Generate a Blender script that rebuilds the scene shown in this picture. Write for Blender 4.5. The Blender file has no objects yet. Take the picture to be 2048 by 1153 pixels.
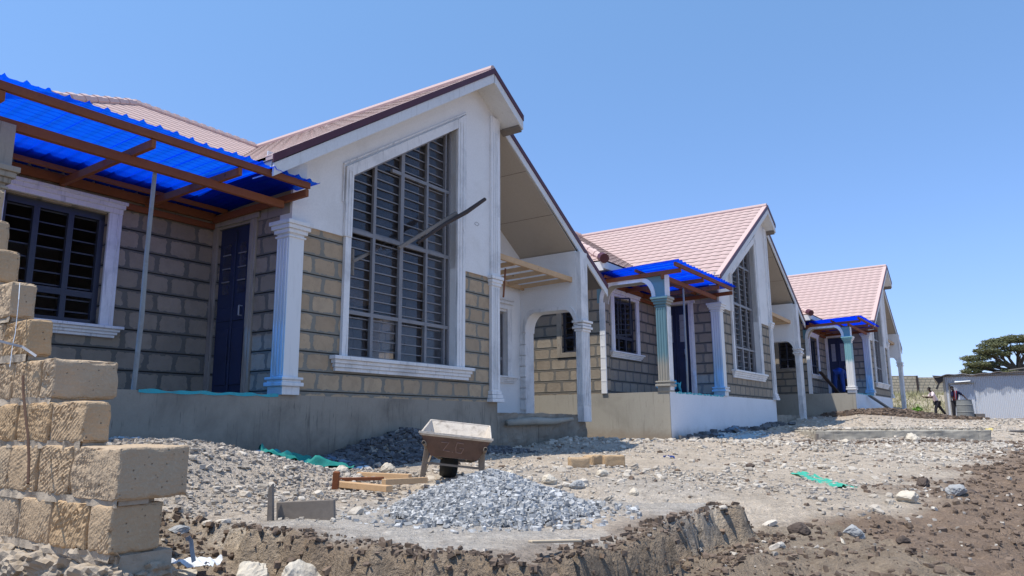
import bpy, bmesh, math, random
import numpy as np
from mathutils import Vector, Matrix
random.seed(7); RNG=np.random.default_rng(11)
PI=math.pi; R=math.radians
C=bpy.context.scene.collection
# ------------------------------------------------------------------ helpers
def link(o,parent=None):
    C.objects.link(o)
    if parent is not None: o.parent=parent
    return o
def tag(o,label=None,cat=None,group=None,kind=None):
    if label: o['label']=label
    if cat: o['category']=cat
    if group: o['group']=group
    if kind: o['kind']=kind
    return o
def empty(name,loc,rz=0,scale=1,label=None,cat=None,group=None):
    o=bpy.data.objects.new(name,None); C.objects.link(o)
    o.empty_display_size=.2; o.location=loc; o.rotation_euler=(0,0,rz); o.scale=(scale,)*3
    return tag(o,label,cat,group)
def mesh_np(name,V,F,mat,parent=None,smooth=False,col=None):
    """V (n,3) array, F list/array of faces"""
    me=bpy.data.meshes.new(name); V=np.asarray(V,dtype=np.float32)
    if isinstance(F,np.ndarray):
        n,k=F.shape
        me.vertices.add(len(V)); me.vertices.foreach_set('co',V.ravel())
        me.loops.add(n*k); me.loops.foreach_set('vertex_index',F.ravel().astype(np.int32))
        me.polygons.add(n); me.polygons.foreach_set('loop_start',np.arange(0,n*k,k,dtype=np.int32))
        me.polygons.foreach_set('loop_total',np.full(n,k,dtype=np.int32)); me.update(calc_edges=True)
    else:
        me.from_pydata([tuple(map(float,v)) for v in V],[],F)
    if col is not None:
        a=me.color_attributes.new('Col','FLOAT_COLOR','POINT')
        c=np.ones((len(V),4),dtype=np.float32); c[:,:3]=col; a.data.foreach_set('color',c.ravel())
    me.polygons.foreach_set('use_smooth',np.full(len(me.polygons),bool(smooth)))
    if mat: me.materials.append(mat)
    me.validate(); me.update()
    return link(bpy.data.objects.new(name,me),parent)
FM=lambda a,d,z:(a,d,z)          # front facing: a=x, depth=y
SM=lambda a,d,z:(d,a,z)          # side facing:  a=y, depth=x
class MB:
    def __init__(s): s.v=[]; s.f=[]
    def add(s,vs,fs):
        b=len(s.v); s.v+=[tuple(v) for v in vs]; s.f+=[[b+i for i in f] for f in fs]; return s
    def box(s,x0,x1,y0,y1,z0,z1):
        x0,x1=min(x0,x1),max(x0,x1);y0,y1=min(y0,y1),max(y0,y1);z0,z1=min(z0,z1),max(z0,z1)
        return s.add([(x0,y0,z0),(x1,y0,z0),(x1,y1,z0),(x0,y1,z0),(x0,y0,z1),(x1,y0,z1),(x1,y1,z1),(x0,y1,z1)],
          [(3,2,1,0),(4,5,6,7),(0,1,5,4),(1,2,6,5),(2,3,7,6),(3,0,4,7)])
    def mbox(s,M,a0,a1,d0,d1,z0,z1):
        p=M(a0,d0,z0);q=M(a1,d1,z1); return s.box(p[0],q[0],p[1],q[1],p[2],q[2])
    def prism(s,M,poly,d0,d1):
        n=len(poly); vs=[M(a,d0,z) for a,z in poly]+[M(a,d1,z) for a,z in poly]
        fs=[list(range(n)),list(range(2*n-1,n-1,-1))]+[[i,(i+1)%n+0,(i+1)%n+n,i+n][::-1] for i in range(n)]
        return s.add(vs,fs)
    def bar(s,p,q,w,h=None,up=(0,0,1)):
        h=h or w; p=Vector(p);q=Vector(q);d=(q-p).normalized();u=Vector(up)
        if abs(d.dot(u))>.98: u=Vector((1,0,0))
        a=d.cross(u).normalized(); b=a.cross(d)
        vs=[c+a*(i*w/2)+b*(j*h/2) for c in(p,q) for i,j in((-1,-1),(1,-1),(1,1),(-1,1))]
        return s.add(vs,[(3,2,1,0),(4,5,6,7),(0,1,5,4),(1,2,6,5),(2,3,7,6),(3,0,4,7)])
    def tube(s,pts,r,n=8,caps=True):
        pts=[Vector(p) for p in pts]; rs=r if isinstance(r,(list,tuple)) else [r]*len(pts); b=len(s.v)
        ref=None
        for i,p in enumerate(pts):
            d=(pts[min(i+1,len(pts)-1)]-pts[max(i-1,0)]).normalized()
            if ref is None: ref=Vector((0,0,1)) if abs(d.z)<.9 else Vector((1,0,0))
            a=d.cross(ref).normalized(); c=a.cross(d); ref=c
            for k in range(n): t=2*PI*k/n; s.v.append(tuple(p+(a*math.cos(t)+c*math.sin(t))*rs[i]))
        for i in range(len(pts)-1):
            for k in range(n): k2=(k+1)%n; s.f.append([b+i*n+k,b+i*n+k2,b+(i+1)*n+k2,b+(i+1)*n+k])
        if caps: s.f.append([b+k for k in range(n)][::-1]); s.f.append([b+(len(pts)-1)*n+k for k in range(n)])
        return s
    def build(s,name,mat,parent=None,bevel=0,smooth=False,loc=None,rot=None):
        me=bpy.data.meshes.new(name); me.from_pydata(s.v,[],s.f)
        bm=bmesh.new(); bm.from_mesh(me); bmesh.ops.recalc_face_normals(bm,faces=bm.faces); bm.to_mesh(me); bm.free()
        me.materials.append(mat)
        if smooth: me.polygons.foreach_set('use_smooth',[True]*len(me.polygons))
        o=link(bpy.data.objects.new(name,me),parent)
        if bevel:
            m=o.modifiers.new('b','BEVEL'); m.width=bevel; m.segments=2; m.limit_method='ANGLE'; m.angle_limit=R(40)
        if loc is not None: o.location=loc
        if rot is not None: o.rotation_euler=rot
        return o
# numpy value noise
def _h(ix,iy,s): 
    n=(ix.astype(np.int64)*374761393+iy.astype(np.int64)*668265263+s*1274126177)&0xffffffff
    n=((n^(n>>13))*1274126177)&0xffffffff; return ((n^(n>>16))&0xffff)/65535.*2-1
def vn(x,y,s=0):
    x=np.asarray(x,float);y=np.asarray(y,float); ix=np.floor(x);iy=np.floor(y); fx=x-ix;fy=y-iy; fx=fx*fx*(3-2*fx);fy=fy*fy*(3-2*fy)
    return (_h(ix,iy,s)*(1-fx)+_h(ix+1,iy,s)*fx)*(1-fy)+(_h(ix,iy+1,s)*(1-fx)+_h(ix+1,iy+1,s)*fx)*fy
def fbm(x,y,s=0,o=4):
    r=0;a=1
    for i in range(o): r=r+a*vn(x*2**i,y*2**i,s+i*17); a*=.5
    return r
def sstep(a,b,x): t=np.clip((x-a)/(b-a),0,1); return t*t*(3-2*t)
# ------------------------------------------------------------------ materials
class NT:
    def __init__(s,name,rough=.8,spec=.3,metal=0):
        s.m=bpy.data.materials.new(name); s.m.use_nodes=True; s.t=s.m.node_tree; s.b=s.t.nodes['Principled BSDF']
        s.b.inputs['Roughness'].default_value=rough; s.b.inputs['Specular IOR Level'].default_value=spec; s.b.inputs['Metallic'].default_value=metal
        s.out=s.t.nodes['Material Output']
    def n(s,t,**k):
        o=s.t.nodes.new(t)
        for a,b in k.items():
            if a in o.inputs.keys() and not hasattr(o,a): s.i(o,a,b)
            else: setattr(o,a,b)
        return o
    def i(s,o,k,v):
        if hasattr(v,'is_output') : s.t.links.new(v,o.inputs[k])
        else: o.inputs[k].default_value=v
    def tc(s,w='Object'): return s.n('ShaderNodeTexCoord').outputs[w]
    def map(s,v,sc=(1,1,1),loc=(0,0,0),rot=(0,0,0)):
        o=s.n('ShaderNodeMapping'); s.i(o,'Vector',v); s.i(o,'Scale',sc); s.i(o,'Location',loc); s.i(o,'Rotation',rot); return o.outputs[0]
    def noise(s,v,sc,det=4,rough=.6,dist=0,col=False):
        o=s.n('ShaderNodeTexNoise'); s.i(o,'Vector',v); s.i(o,'Scale',sc); s.i(o,'Detail',det); s.i(o,'Roughness',rough); s.i(o,'Distortion',dist)
        return o.outputs['Color' if col else 'Fac']
    def vor(s,v,sc,feat='F1',out='Distance',rnd=1):
        o=s.n('ShaderNodeTexVoronoi'); o.feature=feat; s.i(o,'Vector',v); s.i(o,'Scale',sc); s.i(o,'Randomness',rnd); return o.outputs[out]
    def mth(s,op,a,b=0.,c=None,clamp=False):
        o=s.n('ShaderNodeMath'); o.operation=op; o.use_clamp=clamp; s.i(o,0,a); s.i(o,1,b)
        if c is not None: s.i(o,2,c)
        return o.outputs[0]
    def rng(s,v,a,b,c=0.,d=1.,smooth=True):
        o=s.n('ShaderNodeMapRange'); o.interpolation_type='SMOOTHSTEP' if smooth else 'LINEAR'
        s.i(o,0,v);s.i(o,1,a);s.i(o,2,b);s.i(o,3,c);s.i(o,4,d); return o.outputs[0]
    def mix(s,f,a,b,mode='MIX'):
        o=s.n('ShaderNodeMix'); o.data_type='RGBA'; o.blend_type=mode; s.i(o,0,f)
        for k,v in((6,a),(7,b)):
            if hasattr(v,'is_output'): s.t.links.new(v,o.inputs[k])
            else: o.inputs[k].default_value=(*v,1) if len(v)==3 else v
        return o.outputs[2]
    def ramp(s,v,*stops):
        o=s.n('ShaderNodeValToRGB'); s.i(o,0,v); e=o.color_ramp.elements
        while len(e)<len(stops): e.new(.5)
        for q,(p,c) in zip(e,stops): q.position=p; q.color=(*c,1)
        return o.outputs[0]
    def sep(s,v): o=s.n('ShaderNodeSeparateXYZ'); s.i(o,0,v); return o.outputs
    def comb(s,x,y,z=0.): o=s.n('ShaderNodeCombineXYZ'); s.i(o,0,x);s.i(o,1,y);s.i(o,2,z); return o.outputs[0]
    def bump(s,h,st=.5,dist=.02,nrm=None):
        o=s.n('ShaderNodeBump'); s.i(o,'Height',h); s.i(o,'Strength',st); s.i(o,'Distance',dist)
        if nrm is not None: s.i(o,'Normal',nrm)
        return o.outputs[0]
    def done(s,col=None,nrm=None,rough=None):
        if col is not None: s.i(s.b,'Base Color',col if hasattr(col,'is_output') else (*col,1))
        if nrm is not None: s.i(s.b,'Normal',nrm)
        if rough is not None: s.i(s.b,'Roughness',rough)
        return s.m
def mul(c,k): return tuple(x*k for x in c)
def m_dirty(name,base,dirt,rough=.75,sc=1.2,amt=.5,bst=.25,fine=40,streak=False,spec=.25,metal=0,splash=None):
    m=NT(name,rough,spec,metal); v=m.tc(); n1=m.noise(v,sc,6,.65,.4); n2=m.noise(v,fine,3)
    f=m.rng(n1,.45,.75,0,amt)
    c=m.mix(f,base,dirt); 
    if streak:
        n3=m.noise(m.map(v,(9,9,.7)),1.5,4,.7); c=m.mix(m.rng(n3,.55,.72,0,amt),c,dirt)
        n4=m.noise(m.map(v,(30,30,2.5)),1.,3,.7); c=m.mix(m.rng(n4,.63,.7,0,amt*.8),c,mul(dirt,.6))
    c=m.mix(m.rng(n2,.3,.7,0,.25),c,mul(base,.75))
    if splash:
        pz=m.sep(v)[2]; q=m.mth('ADD',pz,m.mth('MULTIPLY',m.mth('SUBTRACT',m.noise(v,3.5,6,.75,.5),.5),splash[2])); c=m.mix(m.rng(q,splash[0],splash[1],.85,0),c,splash[3])
        sp=m.vor(m.map(v,(1,1,1)),9); c=m.mix(m.rng(m.mth('ADD',sp,m.mth('MULTIPLY',m.noise(v,25,4),.25)),.14,.2,.5,0),c,mul(dirt,.8))
    return m.done(c,m.bump(m.mth('ADD',n1,m.mth('MULTIPLY',n2,.4)),bst,.01))
def m_block(name,c1,c2,mort,tint=None,rowh=.237,w=.375,groove=1.,smear=.75,off=.052):
    m=NT(name,.9,.15); v=m.tc(); nr=m.sep(m.tc('Normal')); p=m.sep(v)
    ax=m.mth('GREATER_THAN',m.mth('ABSOLUTE',nr[0]),.7)
    u=m.mth('ADD',m.mth('MULTIPLY',p[1],ax),m.mth('MULTIPLY',p[0],m.mth('SUBTRACT',1.,ax)))
    z=m.mth('SUBTRACT',p[2],off)
    row=m.mth('FLOOR',m.mth('DIVIDE',z,rowh))
    # irregular block lengths per row
    rr=m.n('ShaderNodeTexWhiteNoise',noise_dimensions='1D'); m.i(rr,'W',row)
    u2=m.mth('ADD',u,m.mth('MULTIPLY',rr.outputs[0],.4))
    n1=m.noise(v,3.1,2,.5); u2=m.mth('ADD',u2,m.mth('MULTIPLY',m.mth('SUBTRACT',n1,.5),.12))
    nd=m.noise(v,14,5,.65,.3)
    cell=m.mth('FLOOR',m.mth('DIVIDE',u2,w))
    fu=m.mth('FRACT',m.mth('DIVIDE',u2,w)); fz=m.mth('FRACT',m.mth('DIVIDE',z,rowh))
    du=m.mth('MULTIPLY',m.mth('SUBTRACT',.5,m.mth('ABSOLUTE',m.mth('SUBTRACT',fu,.5))),w)
    dz=m.mth('MULTIPLY',m.mth('SUBTRACT',.5,m.mth('ABSOLUTE',m.mth('SUBTRACT',fz,.5))),rowh)
    # rounded box distance
    a=m.mth('MAXIMUM',m.mth('SUBTRACT',.062,du),0.); b=m.mth('MAXIMUM',m.mth('SUBTRACT',.062,dz),0.)
    dd=m.mth('SUBTRACT',.062,m.mth('SQRT',m.mth('ADD',m.mth('MULTIPLY',a,a),m.mth('MULTIPLY',b,b))))
    dn=m.mth('ADD',dd,m.mth('MULTIPLY',m.mth('SUBTRACT',nd,.5),.05*smear*2))
    blk=m.rng(dn,.023,.032)
    wn=m.n('ShaderNodeTexWhiteNoise',noise_dimensions='3D'); m.i(wn,'Vector',m.comb(cell,row,ax))
    bc=m.mix(wn.outputs[0],c1,c2)
    n3=m.noise(v,6,6,.7,.5); bc=m.mix(m.rng(n3,.4,.7,0,.45),bc,mul(c2,.75))
    pits=m.vor(v,38); bc=m.mix(m.rng(pits,.05,.16,.55,0),bc,mul(c2,.3))
    mc=m.mix(m.noise(v,5,5),mul(mort,1.15),mul(mort,.7))
    g=m.rng(m.mth('ADD',dz,m.mth('MULTIPLY',m.mth('SUBTRACT',n1,.5),.004)),.004,.010,groove,0)
    col=m.mix(blk,mc,bc); col=m.mix(g,col,mul(mort,.16))
    big=m.noise(v,.6,3); col=m.mix(m.rng(big,.5,.75,0,.3),col,mort)
    h=m.mth('ADD',m.mth('MULTIPLY',blk,-.35),m.mth('MULTIPLY',nd,.6)); h=m.mth('SUBTRACT',h,m.mth('MULTIPLY',g,1.2)); h=m.mth('SUBTRACT',h,m.rng(pits,.05,.16,.5,0))
    return m.done(col,m.bump(h,.6,.02))
def m_wood(name,c1,c2,rough=.7,sc=1):
    m=NT(name,rough,.25); v=m.tc(); w=m.noise(m.map(v,(22*sc,22*sc,22*sc)),.6,5,.6,1.5); n2=m.noise(v,2.5*sc,4)
    k=m.vor(v,3.3*sc); c=m.mix(w,c1,c2); c=m.mix(m.rng(k,.03,.09,.8,0),c,mul(c2,.3)); c=m.mix(m.rng(n2,.4,.7,0,.4),c,mul(c1,.6))
    return m.done(c,m.bump(w,.3,.005))
M={}
M['block']=m_block('block_wall',(.52,.385,.25),(.41,.30,.195),(.27,.25,.205))
M['block_p']=m_block('porch_shade_block_wall',(.37,.30,.22),(.29,.235,.17),(.175,.16,.13))  # darker copy of the block colours, porch shade put into them
M['block2']=m_block('block_wall_grey',(.37,.31,.235),(.30,.245,.185),(.20,.185,.16),smear=.35)
M['fence']=m_block('boundary_block',(.62,.53,.38),(.52,.43,.30),(.34,.30,.24),w=.4,smear=.8)
M['plaster']=m_dirty('white_plaster',(.82,.80,.77),(.62,.59,.55),.85,1.1,.6,.2,streak=False)
M['trim']=m_dirty('white_trim',(.82,.80,.775),(.34,.34,.34),.6,1.6,.6,.25,streak=True)
def m_teal(name,base,teal,z0,z1,v0,v1,side=.3,tint=(.55,.66,.80)):  # blue light through the canopy, painted on -X faces as a height gradient
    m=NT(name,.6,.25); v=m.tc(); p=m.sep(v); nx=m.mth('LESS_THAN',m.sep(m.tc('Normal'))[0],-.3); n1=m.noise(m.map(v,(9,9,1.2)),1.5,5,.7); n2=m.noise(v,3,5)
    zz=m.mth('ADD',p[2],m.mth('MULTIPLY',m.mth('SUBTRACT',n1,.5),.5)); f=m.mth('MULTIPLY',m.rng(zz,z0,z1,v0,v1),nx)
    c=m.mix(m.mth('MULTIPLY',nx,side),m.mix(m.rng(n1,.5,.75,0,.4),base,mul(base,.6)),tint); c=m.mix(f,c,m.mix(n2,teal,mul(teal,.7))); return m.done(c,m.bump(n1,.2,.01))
M['trim_teal']=m_teal('canopy_light_trim',(.78,.765,.74),(.20,.52,.72),.1,1.7,.75,.05)
M['cement_teal']=m_teal('canopy_light_cement',(.36,.335,.285),(.12,.29,.36),.45,.75,0,.85,0.)  # canopy light coloured into the upper porch column and arch
M['trim_teal_top']=m_teal('canopy_light_trim_top',(.78,.765,.74),(.16,.46,.50),.95,1.1,0,.85,0.)  # canopy light coloured into the upper column
M['cement']=m_dirty('cement_render',(.36,.31,.245),(.18,.155,.125),.9,.8,1.,.5,40,streak=True,splash=(-.85,-.35,.7,(.17,.14,.11)))
M['cement_lt']=m_dirty('bare_cement_render',(.40,.365,.30),(.27,.245,.20),.9,1.0,.7,.3,50,streak=True,splash=(-.95,-.6,.5,(.24,.19,.14)))
M['painted']=m_dirty('painted_plinth',(.78,.78,.79),(.58,.58,.58),.6,.8,.35,.12,splash=(-1.0,-.62,.35,(.36,.31,.25)))
M['maroon']=m_dirty('maroon_capping',(.085,.018,.028),(.12,.05,.055),.45,2,.5,.1,spec=.4)
M['barge']=m_dirty('barge_board',(.72,.72,.71),(.5,.48,.45),.7,1.5,.4,.15,streak=True)
M['soffit']=m_dirty('soffit_board',(.46,.40,.33),(.34,.29,.235),.9,.5,.5,.1,30)
M['dark']=m_dirty('roof_underside',(.05,.045,.045),(.03,.03,.03),.9)
M['deck']=m_dirty('roof_deck_underside',(.20,.185,.18),(.12,.11,.11),.9)
M['inner']=m_dirty('inner_wall',(.55,.52,.50),(.4,.38,.36),.9)
M['steel']=m_dirty('grey_steel',(.25,.24,.245),(.15,.145,.15),.5,5,.6,.1,spec=.4)
M['steel_dark']=m_dirty('dark_steel',(.035,.04,.06),(.06,.06,.075),.45,4,.6,.1,spec=.4)
M['door']=m_dirty('blue_grey_door',(.032,.042,.085),(.028,.03,.05),.5,3,.6,.1)
M['cyan']=m_dirty('cyan_edge',(.05,.42,.46),(.12,.25,.26),.6,7,.8,.3)
M['wood_o']=m_wood('treated_timber',(.30,.105,.04),(.19,.06,.025))
M['wood_l']=m_wood('new_timber',(.66,.44,.25),(.50,.31,.16))
M['wood_g']=m_wood('weathered_timber',(.30,.26,.22),(.15,.125,.105))
M['wood_d']=m_wood('dark_bark_pole',(.09,.065,.055),(.04,.03,.028))
M['pole']=m_dirty('prop_pole',(.30,.31,.30),(.22,.2,.18),.8,6,.8,.4)
M['rock_w']=m_dirty('pale_rock',(.62,.55,.44),(.38,.32,.24),.9,7,.9,1.3,30)
M['rock_d']=m_dirty('dark_clod',(.105,.08,.065),(.07,.055,.045),.95,6,.7,.9,25)
M['rock_g']=m_dirty('grey_rock',(.36,.36,.35),(.22,.22,.215),.9,6,.7,.8,25)
M['mortar']=m_dirty('rough_mortar',(.42,.345,.26),(.20,.16,.115),.95,9,.9,1.2,30)
M['net']=m_dirty('green_net',(.02,.24,.2),(.03,.12,.11),.7,14,.6,.6)
M['net_l']=m_dirty('green_strap',(.06,.42,.30),(.04,.25,.18),.5,14,.6,.6)
M['paper']=m_dirty('white_paper',(.72,.74,.76),(.5,.5,.5),.7,8,.3,.4)
M['sand']=m_dirty('pale_plank',(.56,.45,.31),(.42,.33,.24),.9,5,.5,.4)
M['orange']=m_wood('orange_board',(.62,.33,.17),(.5,.25,.12))
# roof tiles
m=NT('stone_coated_tiles',.85,.2); v=m.tc(); n1=m.noise(v,180,3,.7); n2=m.noise(v,1.1,4); wv=m.noise(v,11,3)
c=m.mix(n1,(.46,.335,.30),(.60,.465,.425)); c=m.mix(m.rng(n2,.4,.7,0,.3),c,(.52,.37,.335)); c=m.mix(m.rng(wv,.62,.75,0,.35),c,(.50,.36,.32))
a=m.n('ShaderNodeAttribute',attribute_name='Col'); c=m.mix(1.,c,a.outputs['Color'],'MULTIPLY')
M['tile']=m.done(c,m.bump(n1,.3,.004))
m=NT('ridge_cap',.8,.2); v=m.tc(); n1=m.noise(v,120,3); M['cap']=m.done(m.mix(n1,(.50,.36,.32),(.64,.49,.45)),m.bump(n1,.2,.004))
# blue translucent sheet
m=NT('blue_plastic_sheet',.35,.5); t=m.t
v=m.tc(); n1=m.noise(m.map(v,(6,.7,1)),2,3)
m.i(m.b,'Base Color',m.mix(n1,(.0,.035,.62),(.003,.07,.8)))
tr=m.n('ShaderNodeBsdfTranslucent'); m.i(tr,'Color',m.mix(n1,(.0,.045,.85),(.0,.09,1.)))
tp=m.n('ShaderNodeBsdfTransparent'); m.i(tp,'Color',(.008,.24,.92,1))
m1=m.n('ShaderNodeMixShader'); m.i(m1,0,.62); t.links.new(m.b.outputs[0],m1.inputs[1]); t.links.new(tr.outputs[0],m1.inputs[2])
m2=m.n('ShaderNodeMixShader'); m.i(m2,0,.5); t.links.new(m1.outputs[0],m2.inputs[1]); t.links.new(tp.outputs[0],m2.inputs[2])
t.links.new(m2.outputs[0],m.out.inputs[0]); M['blue']=m.m
# glass with a pale diffuse film put in to grey dark interiors
m=NT('hazed_glass',.08,.5); t=m.t; gl=m.n('ShaderNodeBsdfGlossy'); m.i(gl,'Roughness',.06); m.i(gl,'Color',(.8,.85,.9,1)); tp=m.n('ShaderNodeBsdfTransparent'); m.i(tp,'Color',(.85,.85,.87,1))
mx=m.n('ShaderNodeMixShader'); m.i(mx,0,.035); t.links.new(tp.outputs[0],mx.inputs[1]); t.links.new(gl.outputs[0],mx.inputs[2])
df=m.n('ShaderNodeBsdfDiffuse'); m.i(df,'Color',(.42,.40,.43,1)); nz=m.noise(m.tc(),3.5,5,.7); my=m.n('ShaderNodeMixShader'); t.links.new(m.rng(nz,.35,.7,.025,.075),my.inputs[0]); t.links.new(mx.outputs[0],my.inputs[1]); t.links.new(df.outputs[0],my.inputs[2]); t.links.new(my.outputs[0],m.out.inputs[0]); M['glass']=m.m
# foreground quarry block: chisel pits
m=NT('quarry_block',.92,.15); v=m.tc('Object'); n1=m.noise(v,5,6,.7,.4); n2=m.noise(v,60,4); oi=m.n('ShaderNodeObjectInfo').outputs['Random']
c=m.mix(n1,(.56,.385,.215),(.40,.26,.14)); c=m.mix(m.mth('MULTIPLY',oi,.4),c,(.46,.40,.32)); pt=m.vor(v,30); c=m.mix(m.rng(pt,.05,.15,.7,0),c,(.13,.09,.06))
c=m.mix(m.rng(n2,.45,.75,0,.3),c,(.6,.5,.36))
M['quarry']=m.done(c,m.bump(m.mth('SUBTRACT',m.mth('ADD',n2,n1),m.rng(pt,.05,.15,1.2,0)),.7,.01))
# gravel ballast
def m_stone(name,c1,c2):
    m=NT(name,.8,.3); g=m.n('ShaderNodeNewGeometry').outputs['Random Per Island']; v=m.tc(); n=m.noise(v,70,3)
    return m.done(m.mix(n,m.mix(g,c1,c2),mul(c1,.8)),m.bump(n,.5,.004))
M['ballast']=m_stone('grey_ballast',(.26,.26,.255),(.86,.85,.82))
M['st_pale']=m_stone('pale_pebbles',(.42,.365,.295),(.84,.76,.64))
M['st_dark']=m_stone('soil_clods',(.12,.085,.06),(.31,.225,.165))
M['st_mix']=m_stone('mixed_rubble',(.32,.28,.235),(.72,.65,.55))
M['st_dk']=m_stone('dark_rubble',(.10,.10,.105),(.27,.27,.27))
# ground
m=NT('construction_ground',.95,.1); v=m.tc(); a=m.n('ShaderNodeAttribute',attribute_name='Col').outputs['Color']
n1=m.noise(v,2.2,7,.7,.4); n2=m.noise(v,24,5,.7); n3=m.vor(v,34); n4=m.vor(v,85)
c=m.mix(m.rng(n1,.3,.7,0,.55),a,m.mix(1.,a,(.62,.60,.58),'MULTIPLY'))
c=m.mix(m.rng(n2,.52,.72,0,.6),c,m.mix(1.,a,(1.65,1.62,1.55),'MULTIPLY'))
c=m.mix(m.rng(n2,.30,.44,.6,0),c,m.mix(1.,a,(.5,.48,.46),'MULTIPLY'))
c=m.mix(m.rng(n3,.02,.25,.3,0),c,m.mix(1.,a,(1.5,1.5,1.5),'MULTIPLY'))
n5=m.noise(v,7,6,.75,.6); c=m.mix(m.rng(n5,.52,.66,0,.55),c,m.mix(1.,a,(.55,.53,.52),'MULTIPLY')); c=m.mix(m.rng(n5,.30,.42,.4,0),c,m.mix(1.,a,(1.5,1.48,1.45),'MULTIPLY'))
M['ground']=m.done(c,m.bump(m.mth('ADD',m.mth('ADD',n2,m.mth('MULTIPLY',n5,1.3)),m.mth('MULTIPLY',n3,-.18)),1.,.05))
# corrugated iron
m=NT('corrugated_iron',.45,.5,.35); v=m.tc(); n1=m.noise(m.map(v,(1.2,1.2,.25)),1.6,4,.7); p=m.sep(v)
edge=m.mth('ADD',p[2],m.mth('MULTIPLY',m.mth('SUBTRACT',m.noise(m.map(v,(1,1,.1)),1.5,5,.8),.5),2.2))
c=m.mix(m.rng(edge,1.45,1.5),(.70,.71,.71),(.44,.46,.49)); c=m.mix(m.rng(n1,.55,.7,0,.4),c,(.40,.41,.41))
M['iron']=m.done(c,None)
M['iron_rust']=m_dirty('old_iron_sheet',(.50,.49,.47),(.16,.13,.11),.6,1.5,.7,.2)
M['drum']=m_dirty('grey_drum',(.23,.235,.22),(.14,.14,.13),.6,3,.5,.2)
def flat(name,c,rough=.8,v=.25,sc=9):
    m=NT(name,rough,.25); n=m.noise(m.tc(),sc,4); return m.done(m.mix(n,mul(c,1+v),mul(c,1-v)),m.bump(n,.3,.01))
M['skin']=flat('skin',(.055,.03,.02),.5)
M['hair']=flat('hair',(.012,.01,.01),.9)
M['pink']=flat('pink_shirt',(.80,.64,.62)); M['trs']=flat('dark_trousers',(.03,.028,.032)); M['bluec']=flat('blue_overalls',(.02,.05,.20)); M['shoe']=flat('shoes',(.3,.27,.24))
m=NT('football_shirt',.8,.2); p=m.sep(m.tc('Object')); s1=m.mth('LESS_THAN',m.mth('ABSOLUTE',m.mth('SUBTRACT',p[0],.0)),.075); s2=m.mth('LESS_THAN',m.mth('ABSOLUTE',p[0]),.03); M['jersey']=m.done(m.mix(s2,m.mix(s1,(.015,.018,.05),(.45,.02,.03)),(.5,.4,.4)))
M['leaf']=flat('acacia_leaves',(.15,.155,.075),.8,.5,3); M['leaf2']=flat('bright_leaves',(.13,.27,.03),.7,.4,3); M['bark']=flat('bark',(.09,.07,.055),.9)
M['grass']=flat('dry_grass',(.36,.33,.18),.9,.5,2)
M['barrow']=m_dirty('barrow_tray_dusty',(.62,.55,.46),(.30,.25,.20),.9,13,.9,.8,60)
M['barrow_r']=m_dirty('barrow_panel_brown',(.16,.10,.075),(.09,.06,.045),.8,9,.8,.4)  # dark brown of the outer back panel
M['barrow_f']=m_dirty('barrow_frame_cement',(.26,.215,.17),(.14,.11,.09),.85,8,.8,.6)
M['tyre']=flat('tyre_rubber',(.03,.032,.032),.7); M['chalk']=flat('chalk_marks',(.36,.24,.19),.9)
M['black']=flat('black_hole',(.01,.01,.01)); M['strap']=flat('white_strap',(.72,.76,.80),.4,.15); M['rust']=flat('rusty_wire',(.10,.055,.035),.8)
M['tin']=flat('grey_metal_strip',(.32,.32,.33),.45)
# ------------------------------------------------------------------ camera
FPX=1473.9393509945173; PT=0.18229644477340315; RO=-0.006465172418301433; RK=[1.,.30]
cam=bpy.data.cameras.new('camera'); co=link(bpy.data.objects.new('camera',cam)); bpy.context.scene.camera=co
cam.sensor_width=36; cam.lens=FPX/2048*36; cam.clip_start=.05; cam.clip_end=3000
Fw=Vector((0,math.cos(PT),math.sin(PT))); Up=Vector((0,-math.sin(PT),math.cos(PT))); Rt=Vector((1,0,0))
R2=Rt*math.cos(RO)+Up*math.sin(RO); U2=Up*math.cos(RO)-Rt*math.sin(RO)
mm=Matrix((R2,U2,-Fw)).transposed(); co.matrix_world=mm.to_4x4()
# ------------------------------------------------------------------ roof tile surface
def tiles(name,O,e,d,T,s0,s1,parent,per=.27,wav=.27,step=.036,ph=0.):
    rk=RK[0]
    """O ridge-line origin; e along ridge, d down slope (unit); s0(t),s1(t) bounds"""
    O,e,d=map(np.array,(O,e,d)); O=O.astype(float); nn=np.cross(e,d); nn=nn/np.linalg.norm(nn)
    if nn[2]<0: nn=-nn
    nr=int(math.ceil(T/per)); rows=[]
    for r in range(nr):
        for fr,hh in((0.,0.),(.5,.005),(.95,.011),(1.,.013)):
            t=(r+fr)*per
            if t>T+1e-6: t=T
            rows.append((t,hh,fr))
    mx=max(s1(t)-s0(t) for t,_,_ in rows); ns=max(2,int(mx/step)); V=[];Cc=[]
    for t,hh,fr in rows:
        a,b=s0(t),s1(t); s=np.linspace(a,max(b,a+.001),ns)
        w=np.cos(2*PI*(s+ph)/wav); sc=.032*np.abs(np.sin(PI*(s+ph)/wav))*(fr>.8)
        sc=np.where(t>=T-1e-4,0,sc)
        P=O+np.outer(s,e)+np.outer(t+sc,d)+np.outer((hh+.003*w)*rk,nn); V.append(P)
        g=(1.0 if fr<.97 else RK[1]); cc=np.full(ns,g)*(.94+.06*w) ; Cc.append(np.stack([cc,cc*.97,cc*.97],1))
    V=np.concatenate(V); Cc=np.concatenate(Cc); nrw=len(rows)
    idx=np.arange(nrw*ns).reshape(nrw,ns); F=np.stack([idx[:-1,:-1],idx[1:,:-1],idx[1:,1:],idx[:-1,1:]],-1).reshape(-1,4)
    return mesh_np(name,V,F,M['tile'],parent,col=Cc)
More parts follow.
